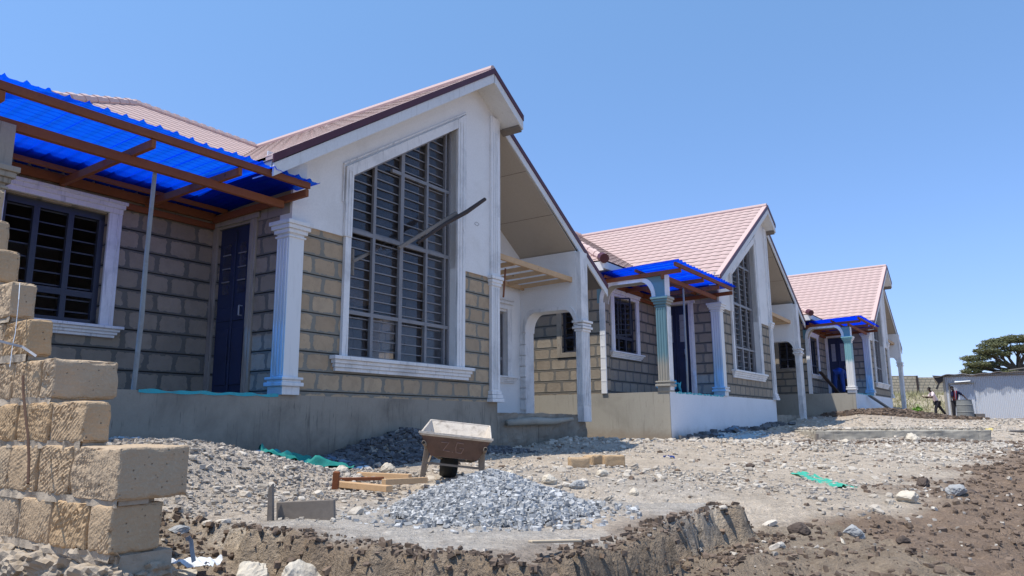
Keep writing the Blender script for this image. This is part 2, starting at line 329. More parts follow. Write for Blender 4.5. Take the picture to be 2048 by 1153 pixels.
# ------------------------------------------------------------------ house parts
def stepped(b,M_,a0,a1,dface,z0,z1,steps,dirn=-1):
    """stack of thin slabs giving a moulded profile; steps: list of (frac0,frac1,out,side)"""
    for f0,f1,out,side in steps:
        b.mbox(M_,a0-side,a1+side,dface,dface+dirn*out,z0+(z1-z0)*f0,z0+(z1-z0)*f1)
CAPP=[(0,.22,.02,.015),(.22,.5,.035,.03),(.5,.68,.055,.05),(.68,.86,.075,.07),(.86,1,.09,.085)]
SILL=[(0,.25,.04,.03),(.25,.5,.06,.05),(.5,.75,.08,.07),(.75,1,.11,.10)]
def column(h,x,y,z0,z1,w,half=False,base=True,name='column',mat='trim'):
    b=MB(); b.box(x,x+w,y,y+w,z0,z1)
    n=4
    for i in range(n):   # raised flutes
        a=x+w*(.14+.72*i/(n-1))
        if mat!='trim_teal': b.box(a-.012,a+.012,y-.014,y,z0+.22,z1-.22)
        a=y+w*(.14+.72*i/(n-1)); b.box(x-.014,x,a-.012,a+.012,z0+.22,z1-.22)
    def ring(zz,hh,o): b.box(x-o,x+w+o,y-o,y+w+o,zz,zz+hh)
    ring(z1-.05,.05,.075); ring(z1-.10,.05,.055); ring(z1-.15,.05,.03); ring(z1-.20,.025,.018)
    if base: ring(z0,.10,.018); ring(z0+.10,.045,.05); ring(z0+.145,.03,.025); ring(z0+.175,.03,.045)
    return b.build(name,M[mat],h,bevel=.008)
def grid_window(h,Mp,a0,a1,z0,z1,face,inw,vert,horz,bars,top=None,mat='steel',glass=None,sash=None,nm='window',thick=.035):
    """window frame mesh > grille, pane. inw=+1: depth increases inward"""
    tp=top or (lambda a:z1); d0=face; d1=face+inw*.05; w=thick
    fr=MB()
    fr.mbox(Mp,a0,a0+w,d0,d1,z0,tp(a0)); fr.mbox(Mp,a1-w,a1,d0,d1,z0,tp(a1)-.02); fr.mbox(Mp,a0,a1,d0,d1,z0,z0+w)
    fr.prism(Mp,[(a0,tp(a0)-w*1.2),(a1,tp(a1)-w*1.2),(a1,tp(a1)),(a0,tp(a0))],d0,d1)
    for a,ww in vert: fr.mbox(Mp,a-ww/2,a+ww/2,d0+inw*.002,d1-inw*.002,z0,tp(a-ww/2)-.01)
    sl=(tp(a1)-tp(a0))/(a1-a0)
    def left(z): return a0 if z<tp(a0) or abs(sl)<1e-6 else a0+(z-tp(a0))/sl
    for z,ww,f0,f1 in horz: fr.mbox(Mp,max(a0+(a1-a0)*f0,left(z+ww/2)),a0+(a1-a0)*f1,d0+inw*.004,d1-inw*.004,z-ww/2,z+ww/2)
    W_=fr.build(nm,M[mat],h)
    g=MB(); z=z0+bars
    while z<tp(a1)-.06:
        l=left(z+.02)+.02
        if l<a1-.1: g.mbox(Mp,l,a1-.02,d1+inw*.004,d1+inw*.018,z-.0075,z+.0075)
        z+=bars
    g.build('grille',M[mat],W_)
    if glass:
        for (g0,g1,y0,y1) in glass:
            t0=min(y1,tp(g0)); t1=min(y1,tp(g1)); b=MB(); b.prism(Mp,[(g0,y0),(g1,y0),(g1,t1-.02),(g0,t0-.02)],d0+inw*.078,d0+inw*.082); b.build('haze_pane',M['glass'],W_)
    if sash: # casement leaf standing open
        (ax,s0z,s1z,wd,ang)=sash; b=MB(); dx=math.cos(ang)*wd; dy=-inw*math.sin(ang)*wd
        pa=Vector(Mp(ax,d0,s0z)); pb=Vector(Mp(ax+dx,d0+dy,s0z)); zz=s1z-s0z; up=Vector((0,0,zz))
        for p,q in((pa,pb),(pa+up,pb+up),(pa,pa+up),(pb,pb+up)): b.bar(p,q,.03)
        for i in range(1,7): b.bar(pa+up*i/7,pb+up*i/7,.014)
        mid=(pa+pb)/2; b.bar(mid,mid+up,.02)
        b.build('open_sash',M['steel_dark'],W_)
    return W_
def wall_holes(Mp,poly_rects,d0,d1):
    b=MB()
    for r in poly_rects: b.mbox(Mp,r[0],r[1],d0,d1,r[2],r[3])
    return b
def arch_pts(a0,a1,zs,zt,n=8,r=.24):
    """flat arch with quarter-round haunches, from a0 to a1"""
    p=[]
    for i in range(n+1): t=PI/2*i/n; p.append((a0+r-r*math.cos(t),zs+(zt-zs)*math.sin(t)))
    for i in range(n+1): t=PI/2*(1-i/n); p.append((a1-r+r*math.cos(t),zs+(zt-zs)*math.sin(t)))
    return p
def arch_wall(h,Mp,a0,a1,ztop0,ztop1,zs,zt,p0,p1,d0,d1,mat,trim,name='arch_wall'):
    """a0..a1 whole, opening p0..p1"""
    ap=arch_pts(p0,p1,zs,zt); b=MB(); poly=[(a0,zs),(a0,ztop0),(a1,ztop1),(a1,zs)]+[(x,z) for x,z in reversed(ap)]
    b.prism(Mp,poly,d0,d1); W_=b.build(name,M[mat],h)
    t=MB(); n=len(ap); cx=(p0+p1)/2
    out=[(x+(-1 if x<cx else 1)*.075*(1 if z<zt-.001 else .5),min(z+.07,z+.07*(z-zs)/(zt-zs)+.0)) for x,z in ap]
    for dd in((d0-.03,d0),(d1,d1+.03)):
        t.prism(Mp,[(x,z) for x,z in ap]+out[::-1],dd[0],dd[1])
    t.build('arch_trim',M[trim],W_)
    return W_
def make_house(loc,rz,k,d,opt,label):
    h=empty('house',loc,rz,k,label,'house','unfinished stone bungalows in the row')
    W=d['W']; xc=d['xc']; D=1.5; Hc=d['Hc']; wl,wr,zwb,zwk,zwa=d['wl'],d['wr'],d['zwb'],d['zwk'],d['zwa']
    xr,zr,xe,ze,xl=d['xr'],d['zr'],d['xe'],d['ze'],d['xl']; oh=d['oh']; xu=d['xu']
    sL=(zr-ze)/(xr-xe); sR=(zr-(d['zss']+3))/(xu-xr); bk=M['block'] if opt['h']==0 else M['block2']; bn='block' if opt['h']==0 else 'block2'
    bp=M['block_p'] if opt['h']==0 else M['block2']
    zup=2.05; xs=7.0; xs1=7.3; zpf=d['zpb']+.03
    rt=lambda x: (zr-sL*(xr-x)) if x<xr else (zr-sR*(x-xr))
    ER=6.3; yr=ER   # main ridge y
    # foundations
    f=MB(); f.box(xc,W,0,11,-1.7,0); fo=f.build('foundation',M['cement'] if opt['h']==0 else M['cement_lt'],h)
    if opt['h']>0:
        f=MB(); f.box(xc+.02,W+.004,-.006,-.0005,-1.7,.0); f.box(W,W+.006,0,1.2,-1.7,0); f.build('painted_plinth',M['painted'],h)
    f=MB(); f.box(W+.006,xs1,.0,11,-1.7,zpf); pf=f.build('side_porch_floor',M['cement'],h)
    m_=pf.modifiers.new('s','SUBSURF'); m_.subdivision_type='SIMPLE'; m_.levels=m_.render_levels=5
    tx=bpy.data.textures.new('n','CLOUDS'); tx.noise_scale=.25; dm=pf.modifiers.new('d','DISPLACE'); dm.texture=tx; dm.strength=.13; dm.mid_level=.6
    V_=[(xx,-.009+.004*math.sin(xx*31),(.006+.012*math.sin(xx*17)*math.sin(xx*5.3) if j else -.018-.012*abs(math.sin(xx*9)))) for j in(0,1) for xx in np.linspace(-1.7 if opt['h']==0 else xc+.3,-.06,60)]
    mesh_np('edge_strip',V_,np.array([(i_,i_+1,61+i_,60+i_) for i_ in range(59)]),M['cyan'],h)  # ragged cyan strip along the slab edge
    # bay front wall (blocks)
    ww=.12
    b=wall_holes(FM,[(0,wl-.02,.0,zup),(wl-.02,wr+.02,.0,zwb-.06),(wr+.02,W,.0,zup)],.0,.2); b.build('block_wall',bk,h)
    # bay side wall with door, porch back wall, left wall
    y0,y1=.74,1.40
    b=MB(); b.box(-.0,.2,.2,y0,0,2.6); b.box(0,.2,y0,y1,2.17,2.6); b.box(0,.2,y1,D+.2,0,2.6)
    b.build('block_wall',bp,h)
    b1,b2,bz1,bz2=d['b1']+.07,d['b2'],d['bz1'],d['bz2']
    b=MB(); b.box(xc,b1,D,D+.2,0,2.2); b.box(b1,b2,D,D+.2,0,bz1); b.box(b2,0,D,D+.2,0,2.2); b.box(b1,b2,D,D+.2,bz2,2.2)
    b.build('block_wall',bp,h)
    b=MB(); b.box(xc,0.0,D-.004,D+.2,2.2,2.62); b.box(-.004,-.0005,0.02,D,2.17,2.62); b.build('ring_beam',M['cement'] if opt['h']==0 else M['cement_lt'],h)
    sw0,sw1,sz0,sz1=1.82,2.36,.88,1.88
    b=MB(); b.box(xc,xc+.2,D+.2,sw0,0,2.62); b.box(xc,xc+.2,sw0,sw1,0,sz0); b.box(xc,xc+.2,sw0,sw1,sz1,2.62); b.box(xc,xc+.2,sw1,11,0,2.62)
    b.build('block_wall',bk,h)
    b=MB(); b.box(xc-.02,xc+.2,sw0-.12,sw1+.12,sz0-.1,sz0); b.box(xc-.015,xc,sw0-.12,sw0,sz0,sz1+.1); b.box(xc-.015,xc,sw1,sw1+.12,sz0,sz1+.1); b.box(xc-.015,xc,sw0,sw1,sz1,sz1+.1); b.build('window_reveal',M['cement'],h)
    grid_window(h,SM,sw0,sw1,sz0,sz1,xc+.06,1,[((sw0+sw1)/2,.05)],[(sz0+.32,.05,0,1)],.13,mat='steel_dark')
    # rest of shell (rear, right); side openings widened to brighten the interior
    b=MB(); b.box(xc+.2,xs1,10.8,11,0,2.6); b.box(xs,xs1,1.33+.2,3.1,zpf,2.5); b.box(xs,xs1,4.0,4.5,zpf,2.5); b.box(xs,xs1,5.6,10.8,zpf,2.5); b.box(xs,xs1,3.1,4.0,zpf,.6); b.box(xs,xs1,4.5,5.6,zpf,.8); b.box(xs,xs1,3.1,5.6,2.15,2.5); b.build('rear_wall',M['inner'],h)
    b=MB(); b.box(W-.1,xs-.1,1.6,10.7,.004,.02); b.build('interior_floor',M['cement_lt'],h)
    b=MB(); b.box(0.25,W-.2,.2,10.8,.004,.02); b.build('interior_floor',M['cement_lt'],h)
    for q_ in((xc+.2,3.0,6.2,6.35,.02,2.6),(4.2,xs,6.2,6.35,.02,2.6),(.2,.35,D+.2,6.2,.02,2.6),(4.6,4.9,2.3,2.6,.02,2.5)): b=MB(); b.box(*q_); b.build('partition_wall',M['inner'],h)
    # plaster gable
    gz=lambda x: rt(x)-.17
    tp=lambda x: zwk+(zwa-zwk)*(x-wl)/(wr-wl)
    b=MB(); b.prism(FM,[(0,zup),(wl,zup),(wl,tp(wl)),(wr,tp(wr)),(wr,zup-.02),(W,zup-.02),(W,gz(W)),(xr,gz(xr)),(0,gz(0))],-.02,.2); b.build('gable_wall',M['plaster'],h)
    b=MB(); b.box(W-.2,W-.001,.2,1.35,0,2.9); b.box(W-.2,W-.001,.2,1.6,2.9,gz(W)+.0); b.build('side_wall',M['plaster'],h)
    # window surround
    b=MB(); s=.13; o=(-.062,-.02)
    b.prism(FM,[(wl-s,zup-.0),(wl,zup),(wl,tp(wl)),(wl-s,tp(wl)+.09)],*o)
    b.prism(FM,[(wl-s,tp(wl)+.09),(wl,tp(wl)),(wr,tp(wr)),(wr+.02,tp(wr)+.17)],*o)
    b.prism(FM,[(wr,zwb),(wr+.2,zwb),(wr+.2,tp(wr)+.30),(wr,tp(wr)+.15),(wr,tp(wr))],*o)
    # outer thin moulding lines
    b.prism(FM,[(wl-s-.035,tp(wl)+.10),(wl-s-.035,tp(wl)+.13),(wr+.235,tp(wr)+.36),(wr+.235,tp(wr)+.33)],-.045,-.02)
    b.prism(FM,[(wl-s-.035,zup+.45),(wl-s-.02,zup+.45),(wl-s-.02,tp(wl)+.1),(wl-s-.035,tp(wl)+.1)],-.045,-.02)
    b.prism(FM,[(wr+.22,zup+.1),(wr+.235,zup+.1),(wr+.235,tp(wr)+.33),(wr+.22,tp(wr)+.33)],-.045,-.02)
    for q in(.04,.09): b.prism(FM,[(wl-s+q,zup+.01),(wl-s+q+.018,zup+.01),(wl-s+q+.018,tp(wl)+.04),(wl-s+q,tp(wl)+.05)],-.07,-.062)
    for q in(.05,.12): b.box(wr+q,wr+q+.02,-.072,-.062,zwb+.01,tp(wr)+.12)
    b.box(wl-.10,wl,-.05,.0,zwb,zup)
    b.build('window_surround',M['trim'],h,bevel=.005)
    b=MB(); stepped(b,FM,wl-.16,wr+.3,-.0,zwb-.19,zwb,SILL); b.build('window_sill',M['trim'],h,bevel=.006)
    # reveal
    for q_ in((wr,wr+.012,-.02,.19,zwb,tp(wr)),(wl-.012,wl,-.02,.19,zwb,tp(wl))): b=MB(); b.box(*q_); b.build('window_reveal',M['plaster'],h)
    dx=(wr-wl)/4
    grid_window(h,FM,wl,wr,zwb,zwa,.09,1,[(wl+dx,.05),(wl+dx*2,.07),(wl+dx*3,.045),(wr-.12,.03)],[(zwb+.60,.05,0,1),(zwb+1.70,.055,0,1),(zwb+2.75,.05,.4,1)],.135,top=tp,
        glass=[(wl+dx*j+.02,wl+dx*(j+1)-.02,a_,b_) for j in range(4) for a_,b_ in ((zwb+.03,zwb+.58),(zwb+.64,zwb+1.66),(zwb+1.74,9))],  # panes added over every section so their film lifts the black interior
        sash=None)
    # corner columns of bay
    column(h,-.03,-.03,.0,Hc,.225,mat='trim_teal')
    b=MB(); b.box(W-.23,W-.0,-.06,-.0,.12,Hc+.0); b.box(W-.24,W+.02,-.06,.06,Hc,gz(W)-.02)
    for q in(.05,.10,.15): b.box(W-.23+q,W-.215+q,-.072,-.06,.2,Hc-.2); b.box(W-.23+q,W-.215+q,-.07,-.06,Hc+.05,gz(W)-.3)
    for z_,o_ in((Hc-.06,.05),(Hc-.12,.035),(Hc-.17,.02),(.0,.05),(.06,.035),(.12,.02)): b.box(W-.23-o_,W+o_,-.06-o_,.03,z_,z_+.055)
    b.build('pilaster',M['trim'],h,bevel=.005)
    # door
    b=MB(); b.box(.03,.07,y0,y1,0.02,2.17); dr=b
    for (ya,yb,za,zb) in((y0+.08,y0+.3,.15,.85),(y0+.38,y1-.06,.15,.85),(y0+.08,y1-.06,.95,1.12)):
        b.box(.015,.03,ya,yb,za,zb)
    b.box(.005,.03,y0+.31,y0+.34,.05,2.1)
    do=b.build('door',M['door'],h,bevel=.006)
    b=MB()
    for ya in(y0+.1,y0+.42):
        b.box(.018,.029,ya,ya+.14,1.3,1.95)
    b.build('door_light',M['glass'] if opt['h']==0 else M['tin'],do)
    for ya in(y0+.1,y0+.42):
        for zz in(1.45,1.62,1.8): b=MB(); b.box(.008,.018,ya-.01,ya+.15,zz,zz+.015); b.build('door_bar',M['steel'],do)
    b=MB(); b.tube([(-.03,y0+.12,1.0),(-.03,y0+.12,1.12)],.01); b.bar((.02,y0+.12,1.0),(-.03,y0+.12,1.0),.012); b.bar((.02,y0+.12,1.12),(-.03,y0+.12,1.12),.012); b.build('handle',M['tin'],do)
    b=MB(); b.box(-.03,0,y0-.13,y0,0,2.2); b.box(-.03,0,y1,D,0,2.2); b.box(-.045,0,y0-.18,D,2.2,2.27); b.box(-.03,0,y0-.15,D,2.27,2.36); b.box(-.04,-.03,y0-.09,y0-.05,.05,2.2)
    b.build('door_surround',M['trim'] if opt['h'] else M['cement'],h,bevel=.005)
    # porch window on back wall
    grid_window(h,FM,b1,b2,bz1,bz2,D+.06,1,[(b1+(b2-b1)*.33,.06),(b1+(b2-b1)*.66,.06)],[(bz1+.34,.07,0,1)],.135,mat='steel_dark' if opt['h'] else 'steel_dark',thick=.06,
        sash=(b1+.02,bz1+.36,bz2-.02,.42,R(50)) if opt['h']==1 else None)
    b=MB(); s=.15; b.box(b1-s,b1,D-.04,D,bz1,bz2+.02); b.box(b2,b2+s,D-.04,D,bz1,bz2+.02)
    b.box(b1-s+.04,b1-s+.055,D-.05,D-.04,bz1,bz2); b.box(b2+s-.055,b2+s-.04,D-.05,D-.04,bz1,bz2)
    b.box(b1-s-.0,b2+s+.0,D-.05,D,bz2+.02,bz2+.08); b.box(b1-s-.02,b2+s+.02,D-.065,D,bz2+.08,bz2+.13); b.box(b1-s-.04,b2+s+.04,D-.08,D,bz2+.13,bz2+.17)
    b.build('window_surround',M['trim'],h,bevel=.005)
    b=MB(); stepped(b,FM,b1-.15,b2+.15,D,bz1-.13,bz1,SILL); b.build('window_sill',M['trim'],h,bevel=.005)
    # front-left arcade
    zb=d['zbeam']; zcp=1.86
    if opt['h']:
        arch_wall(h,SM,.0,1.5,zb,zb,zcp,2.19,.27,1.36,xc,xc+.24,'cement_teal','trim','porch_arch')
        b=MB(); b.box(xc-.003,xc+.243,.27-.0,1.5,-.0,.0) if False else None
    else:
        arch_wall(h,SM,.0,1.5,zb,zb,zcp,2.19,.27,1.36,xc,xc+.24,'cement','trim','porch_arch')
    b=MB(); b.box(xc,xc+.24,1.36,1.5,0,zcp); b.build('block_pier',bk,h)
    b=MB(); b.box(xc-.03,xc,1.32,1.44,0,zcp-.0)
    for zz in np.arange(.24,1.8,.237): b.box(xc-.034,xc-.03,1.318,1.442,zz,zz+.02)
    b.build('jamb_quoins',M['trim'],h)
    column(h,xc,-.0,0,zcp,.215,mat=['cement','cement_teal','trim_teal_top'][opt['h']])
    if opt['h']==1: b=MB(); b.box(xc+.012,xc+.215,-.019,-.0142,.03,zcp-.2); b.build('painted_column_face',M['trim'],h)
    b=MB(); b.box(xc-.004,xc+.24,-.006,.0,zcp,zb); b.build('beam_face',M['cement' if opt['h']==0 else 'trim'],h)
    # side porch: wall, arcade, post, ceiling frame
    yA=1.323; q0,q1,qz0,qz1=5.55,6.5,.58,1.87
    b=MB(); zt_=rt(xs)-.12
    for r_ in((W,q0,zpf,2.9),(q0,q1,zpf,qz0),(q0,q1,qz1,2.9),(q1,xs,zpf,2.9)): b.box(r_[0],r_[1],yA,yA+.2,r_[2],r_[3])
    b.prism(FM,[(W,2.9),(xs,2.9),(xs,zt_),(W,rt(W)-.2)],yA,yA+.2)
    b.build('side_wall',M['plaster'],h)
    grid_window(h,FM,q0,q1,qz0,qz1,yA+.08,1,[((q0+q1)/2,.06)],[(qz0+.35,.06,0,1)],.13)
    b=MB(); b.box(q1,q1+.15,yA-.03,yA,qz0,qz1+.05); b.box(q0-.15,q0,yA-.03,yA,qz0,qz1+.05); b.box(q0-.15,q1+.15,yA-.04,yA,qz1+.05,qz1+.12); b.box(q0-.2,q1+.2,yA-.05,yA,qz1+.16,qz1+.2); b.box(q0-.25,q1+.25,yA-.035,yA,qz1+.24,qz1+.26)
    b.build('window_surround',M['trim'],h)
    b=MB(); stepped(b,FM,q0-.15,q1+.2,yA,qz0-.13,qz0,SILL); b.build('window_sill',M['trim'],h)
    zt0=min(rt(xs1)-.14,3.05)
    arch_wall(h,SM,-.0,yA,zt0,zt0,1.5,1.88,.03,1.19,xs,xs1,'plaster','trim','side_arch')
    b=MB(); b.box(xs,xs1,1.19,yA,zpf,1.5)
    for zz in np.arange(zpf+.1,1.45,.22): b.box(xs-.03,xs,1.185,yA-.003,zz,zz+.2)
    b.build('jamb_quoins',M['trim'],h)
    zpb_=d['zpb']-.12
    b=MB(); x_,w_,y_,d_w=xs-.0,.30,-.125,.15
    b.box(x_,x_+w_,y_,y_+d_w,zpb_,1.5); b.box(x_+.01,x_+w_-.01,y_+.01,0,1.5,zt0-.02)
    for i in range(4):
        a=x_+w_*(.15+.7*i/3); b.box(a-.012,a+.012,y_-.012,y_,zpb_+.3,1.42); a=y_+d_w*(.15+.7*i/3); b.box(x_-.012,x_,a-.008,a+.008,zpb_+.3,1.42)
    for z_,o_ in((1.60,.055),(1.54,.03),(1.48,.05),(1.43,.02)): b.box(x_-o_,x_+w_+o_,y_-o_,y_+d_w+o_,z_,z_+.045)
    b.build('porch_post',M['trim'],h,bevel=.006)
    cf=MB(); cf.bar((W+.0,.1,2.49),(xs+.05,.1,2.47),.05,.1); cf.build('ceiling_beam',M['wood_l'],h)
    cf=MB(); cf.bar((W+.0,1.24,2.44),(xs,1.24,2.42),.05,.09); cf.build('ceiling_beam',M['wood_l'],h)
    for i in range(6):
        a=W+.25+i*.47; cf=MB(); cf.bar((a,.12,2.46),(a,1.3,2.43),.045,.075); cf.build('ceiling_joist',M['wood_l'],h)
    # ---- roof
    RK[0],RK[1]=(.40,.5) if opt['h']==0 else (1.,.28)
    zE=2.65; yE=1.1; xE=xc-.42; sm=.6; zm=zr-.0; TY=yE+(zm-zE)/sm; apx=xE+(TY-yE)*1.0
    u=1/math.hypot(1,sL)
    # bay left slope (ridge along y)
    dl=(-u,0,-sL*u); TL=(xr-xe)/u
    tiles('roof_tiles',(xr,0,zr+.0),(0,1,0),dl,TL,lambda t:-oh,lambda t: yE+max(0,(zr-t*sL*u-zE))/sm+.05,h)
    # bay right slope
    u2=1/math.hypot(1,sR); dr_=(u2,0,-sR*u2); TR=(xl-xr)/u2; tu=(xu-xr)/u2
    tiles('roof_tiles',(xr,0,zr),(0,1,0),dr_,TR,lambda t:-oh if t<tu else d['yl'],lambda t:TY+t*u2*.97,h,step=.12)
    # main front slope
    u3=1/math.hypot(1,sm)
    TM=(TY-yE)/u3
    tiles('roof_tiles',(0,TY,zm),(1,0,0),(0,-u3,-sm*u3),TM,lambda t:apx-t*u3,lambda t:xr-(t*sm*u3)/sL+.03,h)
    # left hip slope
    tiles('roof_tiles',(apx,TY,zm),(0,1,0),(-u3,0,-sm*u3),TM,lambda t:-t*u3,lambda t:t*u3,h,step=.05)
    # deck under tiles (keeps light out) incl. rear
    e_=.045
    xl_z=rt(xl)
    V=[(xr,-oh,zr-e_),(xe,-oh,ze-e_),(xe,yE,ze-e_),(xr,TY,zr-e_),
       (xu,-oh,rt(xu)-e_),(xu,d['yl'],rt(xu)-e_),(xl,d['yl'],xl_z-e_),(xl,11.4,xl_z-e_),
       (xE,yE,zE-e_),(apx,TY,zm-e_),(xE,11.4,zE-e_),(xr,TY,zr-e_),(xr,d['yl'],zr-e_)]
    F=[(0,1,2,3),(0,4,5,12),(12,6,7,11),(8,2,3,9),(8,9,10),(9,11,7,10)]
    me=MB().add(V,F); ro=me.build('roof_deck',M['deck'],h)
    # caps
    b=MB(); b.tube([(xr,-oh-.01,zr+.0),(xr,TY,zr+.0)],.075,8); b.tube([(apx,TY,zm),(xr,TY,zm)],.075,8); b.tube([(xE,yE,zE+.03),(apx,TY,zm)],.075,8)
    n_=14
    for i in range(n_): 
        t=i/n_; p=Vector((xE,yE,zE+.03)).lerp(Vector((apx,TY,zm)),t); q=Vector((xE,yE,zE+.03)).lerp(Vector((apx,TY,zm)),t+.03); b.tube([p,q],.09,8)
        p=Vector((apx,TY,zm)).lerp(Vector((xr,TY,zm)),t); q=Vector((apx,TY,zm)).lerp(Vector((xr,TY,zm)),t+.03); b.tube([p,q],.09,8)
    b.build('ridge_cap',M['cap'],h,smooth=False)
    b=MB(); b.tube([(xE-.03,yE-.03,zE+.03),(xE+.1,yE+.1,zE+.10)],.10,10); b.build('hip_end_cap',M['maroon'],h)
    # rake capping + barge
    def rake(x0,x1,yf,nm=''):
        a,c=rt(x0)+.02,rt(x1)+.02
        b=MB(); b.prism(FM,[(x0,a),(x1,c),(x1,c-.10),(x0,a-.10)],yf-.045,yf-.022); b.build('rake_capping',M['maroon'],h)
        b=MB(); b.prism(FM,[(x0,a-.002),(x1,c-.002),(x1,c-.06),(x0,a-.06)],yf-.022,yf+.10); b.build('verge_tile',M['cap'],h)
        b=MB(); b.prism(FM,[(x0+.02,a-.10),(x1-.0,c-.10),(x1-.0,c-.255),(x0+.02,a-.255)],yf-.03,yf-.0); b.build('barge_board',M['barge'],h)
    rake(xe,xr,-oh); rake(xr,xu,-oh); rake(xu-.25,xl,d['yl']-.02)
    b=MB()
    for x0,x1,ya,yb in((xe+.03,xr,-oh,-.02),(xr,xu-.02,-oh,-.02)):
        b.prism(FM,[(x0,rt(x0)-.20),(x1,rt(x1)-.20),(x1,rt(x1)-.215),(x0,rt(x0)-.215)],ya,yb)
    b.build('overhang_soffit',M['barge'],h)
    b=MB(); b.prism(FM,[(xu-.06,rt(xu)-.08),(xu,rt(xu)-.1),(xu,rt(xu)-.27),(xu-.1,rt(xu)-.2)],-oh+.005,.02); b.build('rafter_end',M['wood_g'],h)
    b=MB(); zc=lambda x: rt(x)-.22-.03*(x-W)
    b.prism(FM,[(W-.0,zc(W)),(xs1,zc(xs1)),(xs1,zc(xs1)-.015),(W-.0,zc(W)-.015)],.0,yA)
    b.build('porch_soffit',M['soffit'],h)
    for fx in(.33,.66):
        X=W+(xs-W)*fx*1.05; b=MB(); b.box(X,X+.006,.0,yA,zc(X)-.019,zc(X)-.0145); b.build('soffit_joint',M['dark'],h)
    # eave fascia boards
    b=MB(); b.box(xe+.02,xe+.045,-oh+.02,yE+.02,ze-.13,ze-.02); b.box(xe+.045,0,-oh+.12,-oh+.14,ze-.12,ze+.1) ; b.build('eave_fascia',M['barge'],h)
    b=MB(); b.box(xE,xe+.1,yE,yE+.025,zE-.16,zE-.015); b.box(xE,xE+.025,yE+.025,11.4,zE-.2,zE-.015); b.build('eave_fascia',M['barge'],h)
    b=MB(); b.box(xE+.03,0,yE+.03,D+.2,zE-.17,zE-.155); b.box(xE+.03,xc+.2,D+.2,11.3,zE-.17,zE-.155); b.box(xe+.05,.0,-oh+.15,yE,ze-.115,ze-.10); b.build('eave_soffit',M['soffit'],h)
    # ---- blue canopy
    cx0,cx1=xc-.28,.09; cy0,cy1=-.42,D-.02; n=int((cx1-cx0)/.018); V=[];
    ysr=np.linspace(cy0,cy1,6)
    xsr=np.linspace(cx0,cx1,n)
    ph=(xsr/.168)%1; hump=np.clip(1-np.abs(ph-.5)/.16,0,1); hump=hump*hump*(3-2*hump); small=.15*np.clip(1-np.abs(((ph+.5)%1)-.5)/.08,0,1)
    wob=.012*vn(xsr*2.1,xsr*0+opt['h']*7.3,5)
    for yy in ysr: V.append(np.stack([xsr,np.full(n,yy)+.012*vn(xsr*5,xsr*0+yy,3),2.485-.045*(yy-cy0)+.034*(hump+small)+wob+.006*math.sin(yy*3)],1))
    idx=np.arange(6*n).reshape(6,n); F=np.stack([idx[:-1,:-1],idx[:-1,1:],idx[1:,1:],idx[1:,:-1]],-1).reshape(-1,4)
    cn=mesh_np('canopy_sheet',np.concatenate(V),F,M['blue'],h,smooth=True)
    zb1=2.205
    def piece(nm,p,q,w,hh): b=MB(); b.bar(p,q,w,hh); return b.build(nm,M['wood_o'],cn,bevel=.003)
    piece('front_beam',(xc-.05,.03,zb1+.045),(-.10,.03,zb1+.045),.05,.09)
    piece('purlin',(xc-.25,-.33,2.425),(-.02,-.33,2.435),.05,.075)
    piece('purlin',(xc-.2,.52,2.40),(-.05,.52,2.405),.05,.05); piece('purlin',(xc-.2,1.2,2.365),(-.05,1.2,2.37),.05,.05)
    piece('ledger_beam',(xc+.2,D-.05,2.33),(-.05,D-.05,2.33),.05,.10); piece('ledger_beam',(xc+.2,D-.035,2.21),(-.05,D-.035,2.21),.05,.07)
    for xx in(xc-.02,-1.95,-.98,-.07): piece('rafter',(xx,-.36,2.335),(xx,D-.06,2.29),.045,.085)
    return h
HS=[
 dict(loc=(-2.653,8.554,0.345),rz=0.97739,k=1.00,d=dict(W=4.296,Hc=2.067,wl=0.947,wr=3.155,zwb=0.506,zwk=2.898,zwa=4.316,xr=3.656,zr=5.437,oh=0.378,xe=-0.610,ze=2.622,xu=4.523,yl=0.037,xl=8.385,zpb=-0.195,xc=-3.231,b1=-2.535,b2=-1.391,bz1=0.775,bz2=2.071,zbeam=2.249,zss=1.907)),
 dict(loc=(5.426,19.132,0.670),rz=0.97510,k=1.13,d=dict(W=4.351,Hc=2.149,wl=0.925,wr=3.033,zwb=0.645,zwk=2.948,zwa=4.172,xr=3.755,zr=5.364,oh=0.274,xe=-0.691,ze=2.654,xu=4.451,yl=0.001,xl=8.398,zpb=-0.418,xc=-3.195,b1=-2.535,b2=-1.349,bz1=0.917,bz2=2.095,zbeam=2.315,zss=1.959)),
 dict(loc=(14.277,29.486,1.017),rz=0.96023,k=1.09,d=dict(W=4.338,Hc=2.278,wl=0.939,wr=3.064,zwb=0.515,zwk=2.923,zwa=4.244,xr=3.667,zr=5.396,oh=0.347,xe=-0.653,ze=2.651,xu=4.556,yl=0.015,xl=8.384,zpb=-0.368,xc=-3.267,b1=-2.535,b2=-1.382,bz1=0.710,bz2=2.023,zbeam=2.184,zss=1.823)),
]
HL=['near stone bungalow with a bare grey cement plinth and a tall barred gable window','middle stone bungalow with a white painted plinth, directly behind the nearest one','farthest stone bungalow of the row, with a man bending on its porch']
houses=[]
for i,q in enumerate(HS): houses.append(make_house(q['loc'],q['rz'],q['k'],q['d'],dict(h=i),HL[i]))
def HW(i,x,y,z):
    q=HS[i];c,s=math.cos(q['rz']),math.sin(q['rz']);k=q['k'];X,Y,Z=q['loc']
    return Vector((X+k*(x*c-y*s),Y+k*(x*s+y*c),Z+k*z))
TH=R(56); CX,SX=math.cos(TH),math.sin(TH)
def LG(ox,oy,x,y): return (ox+x*CX-y*SX, oy+x*SX+y*CX)     # local (house-aligned) to world
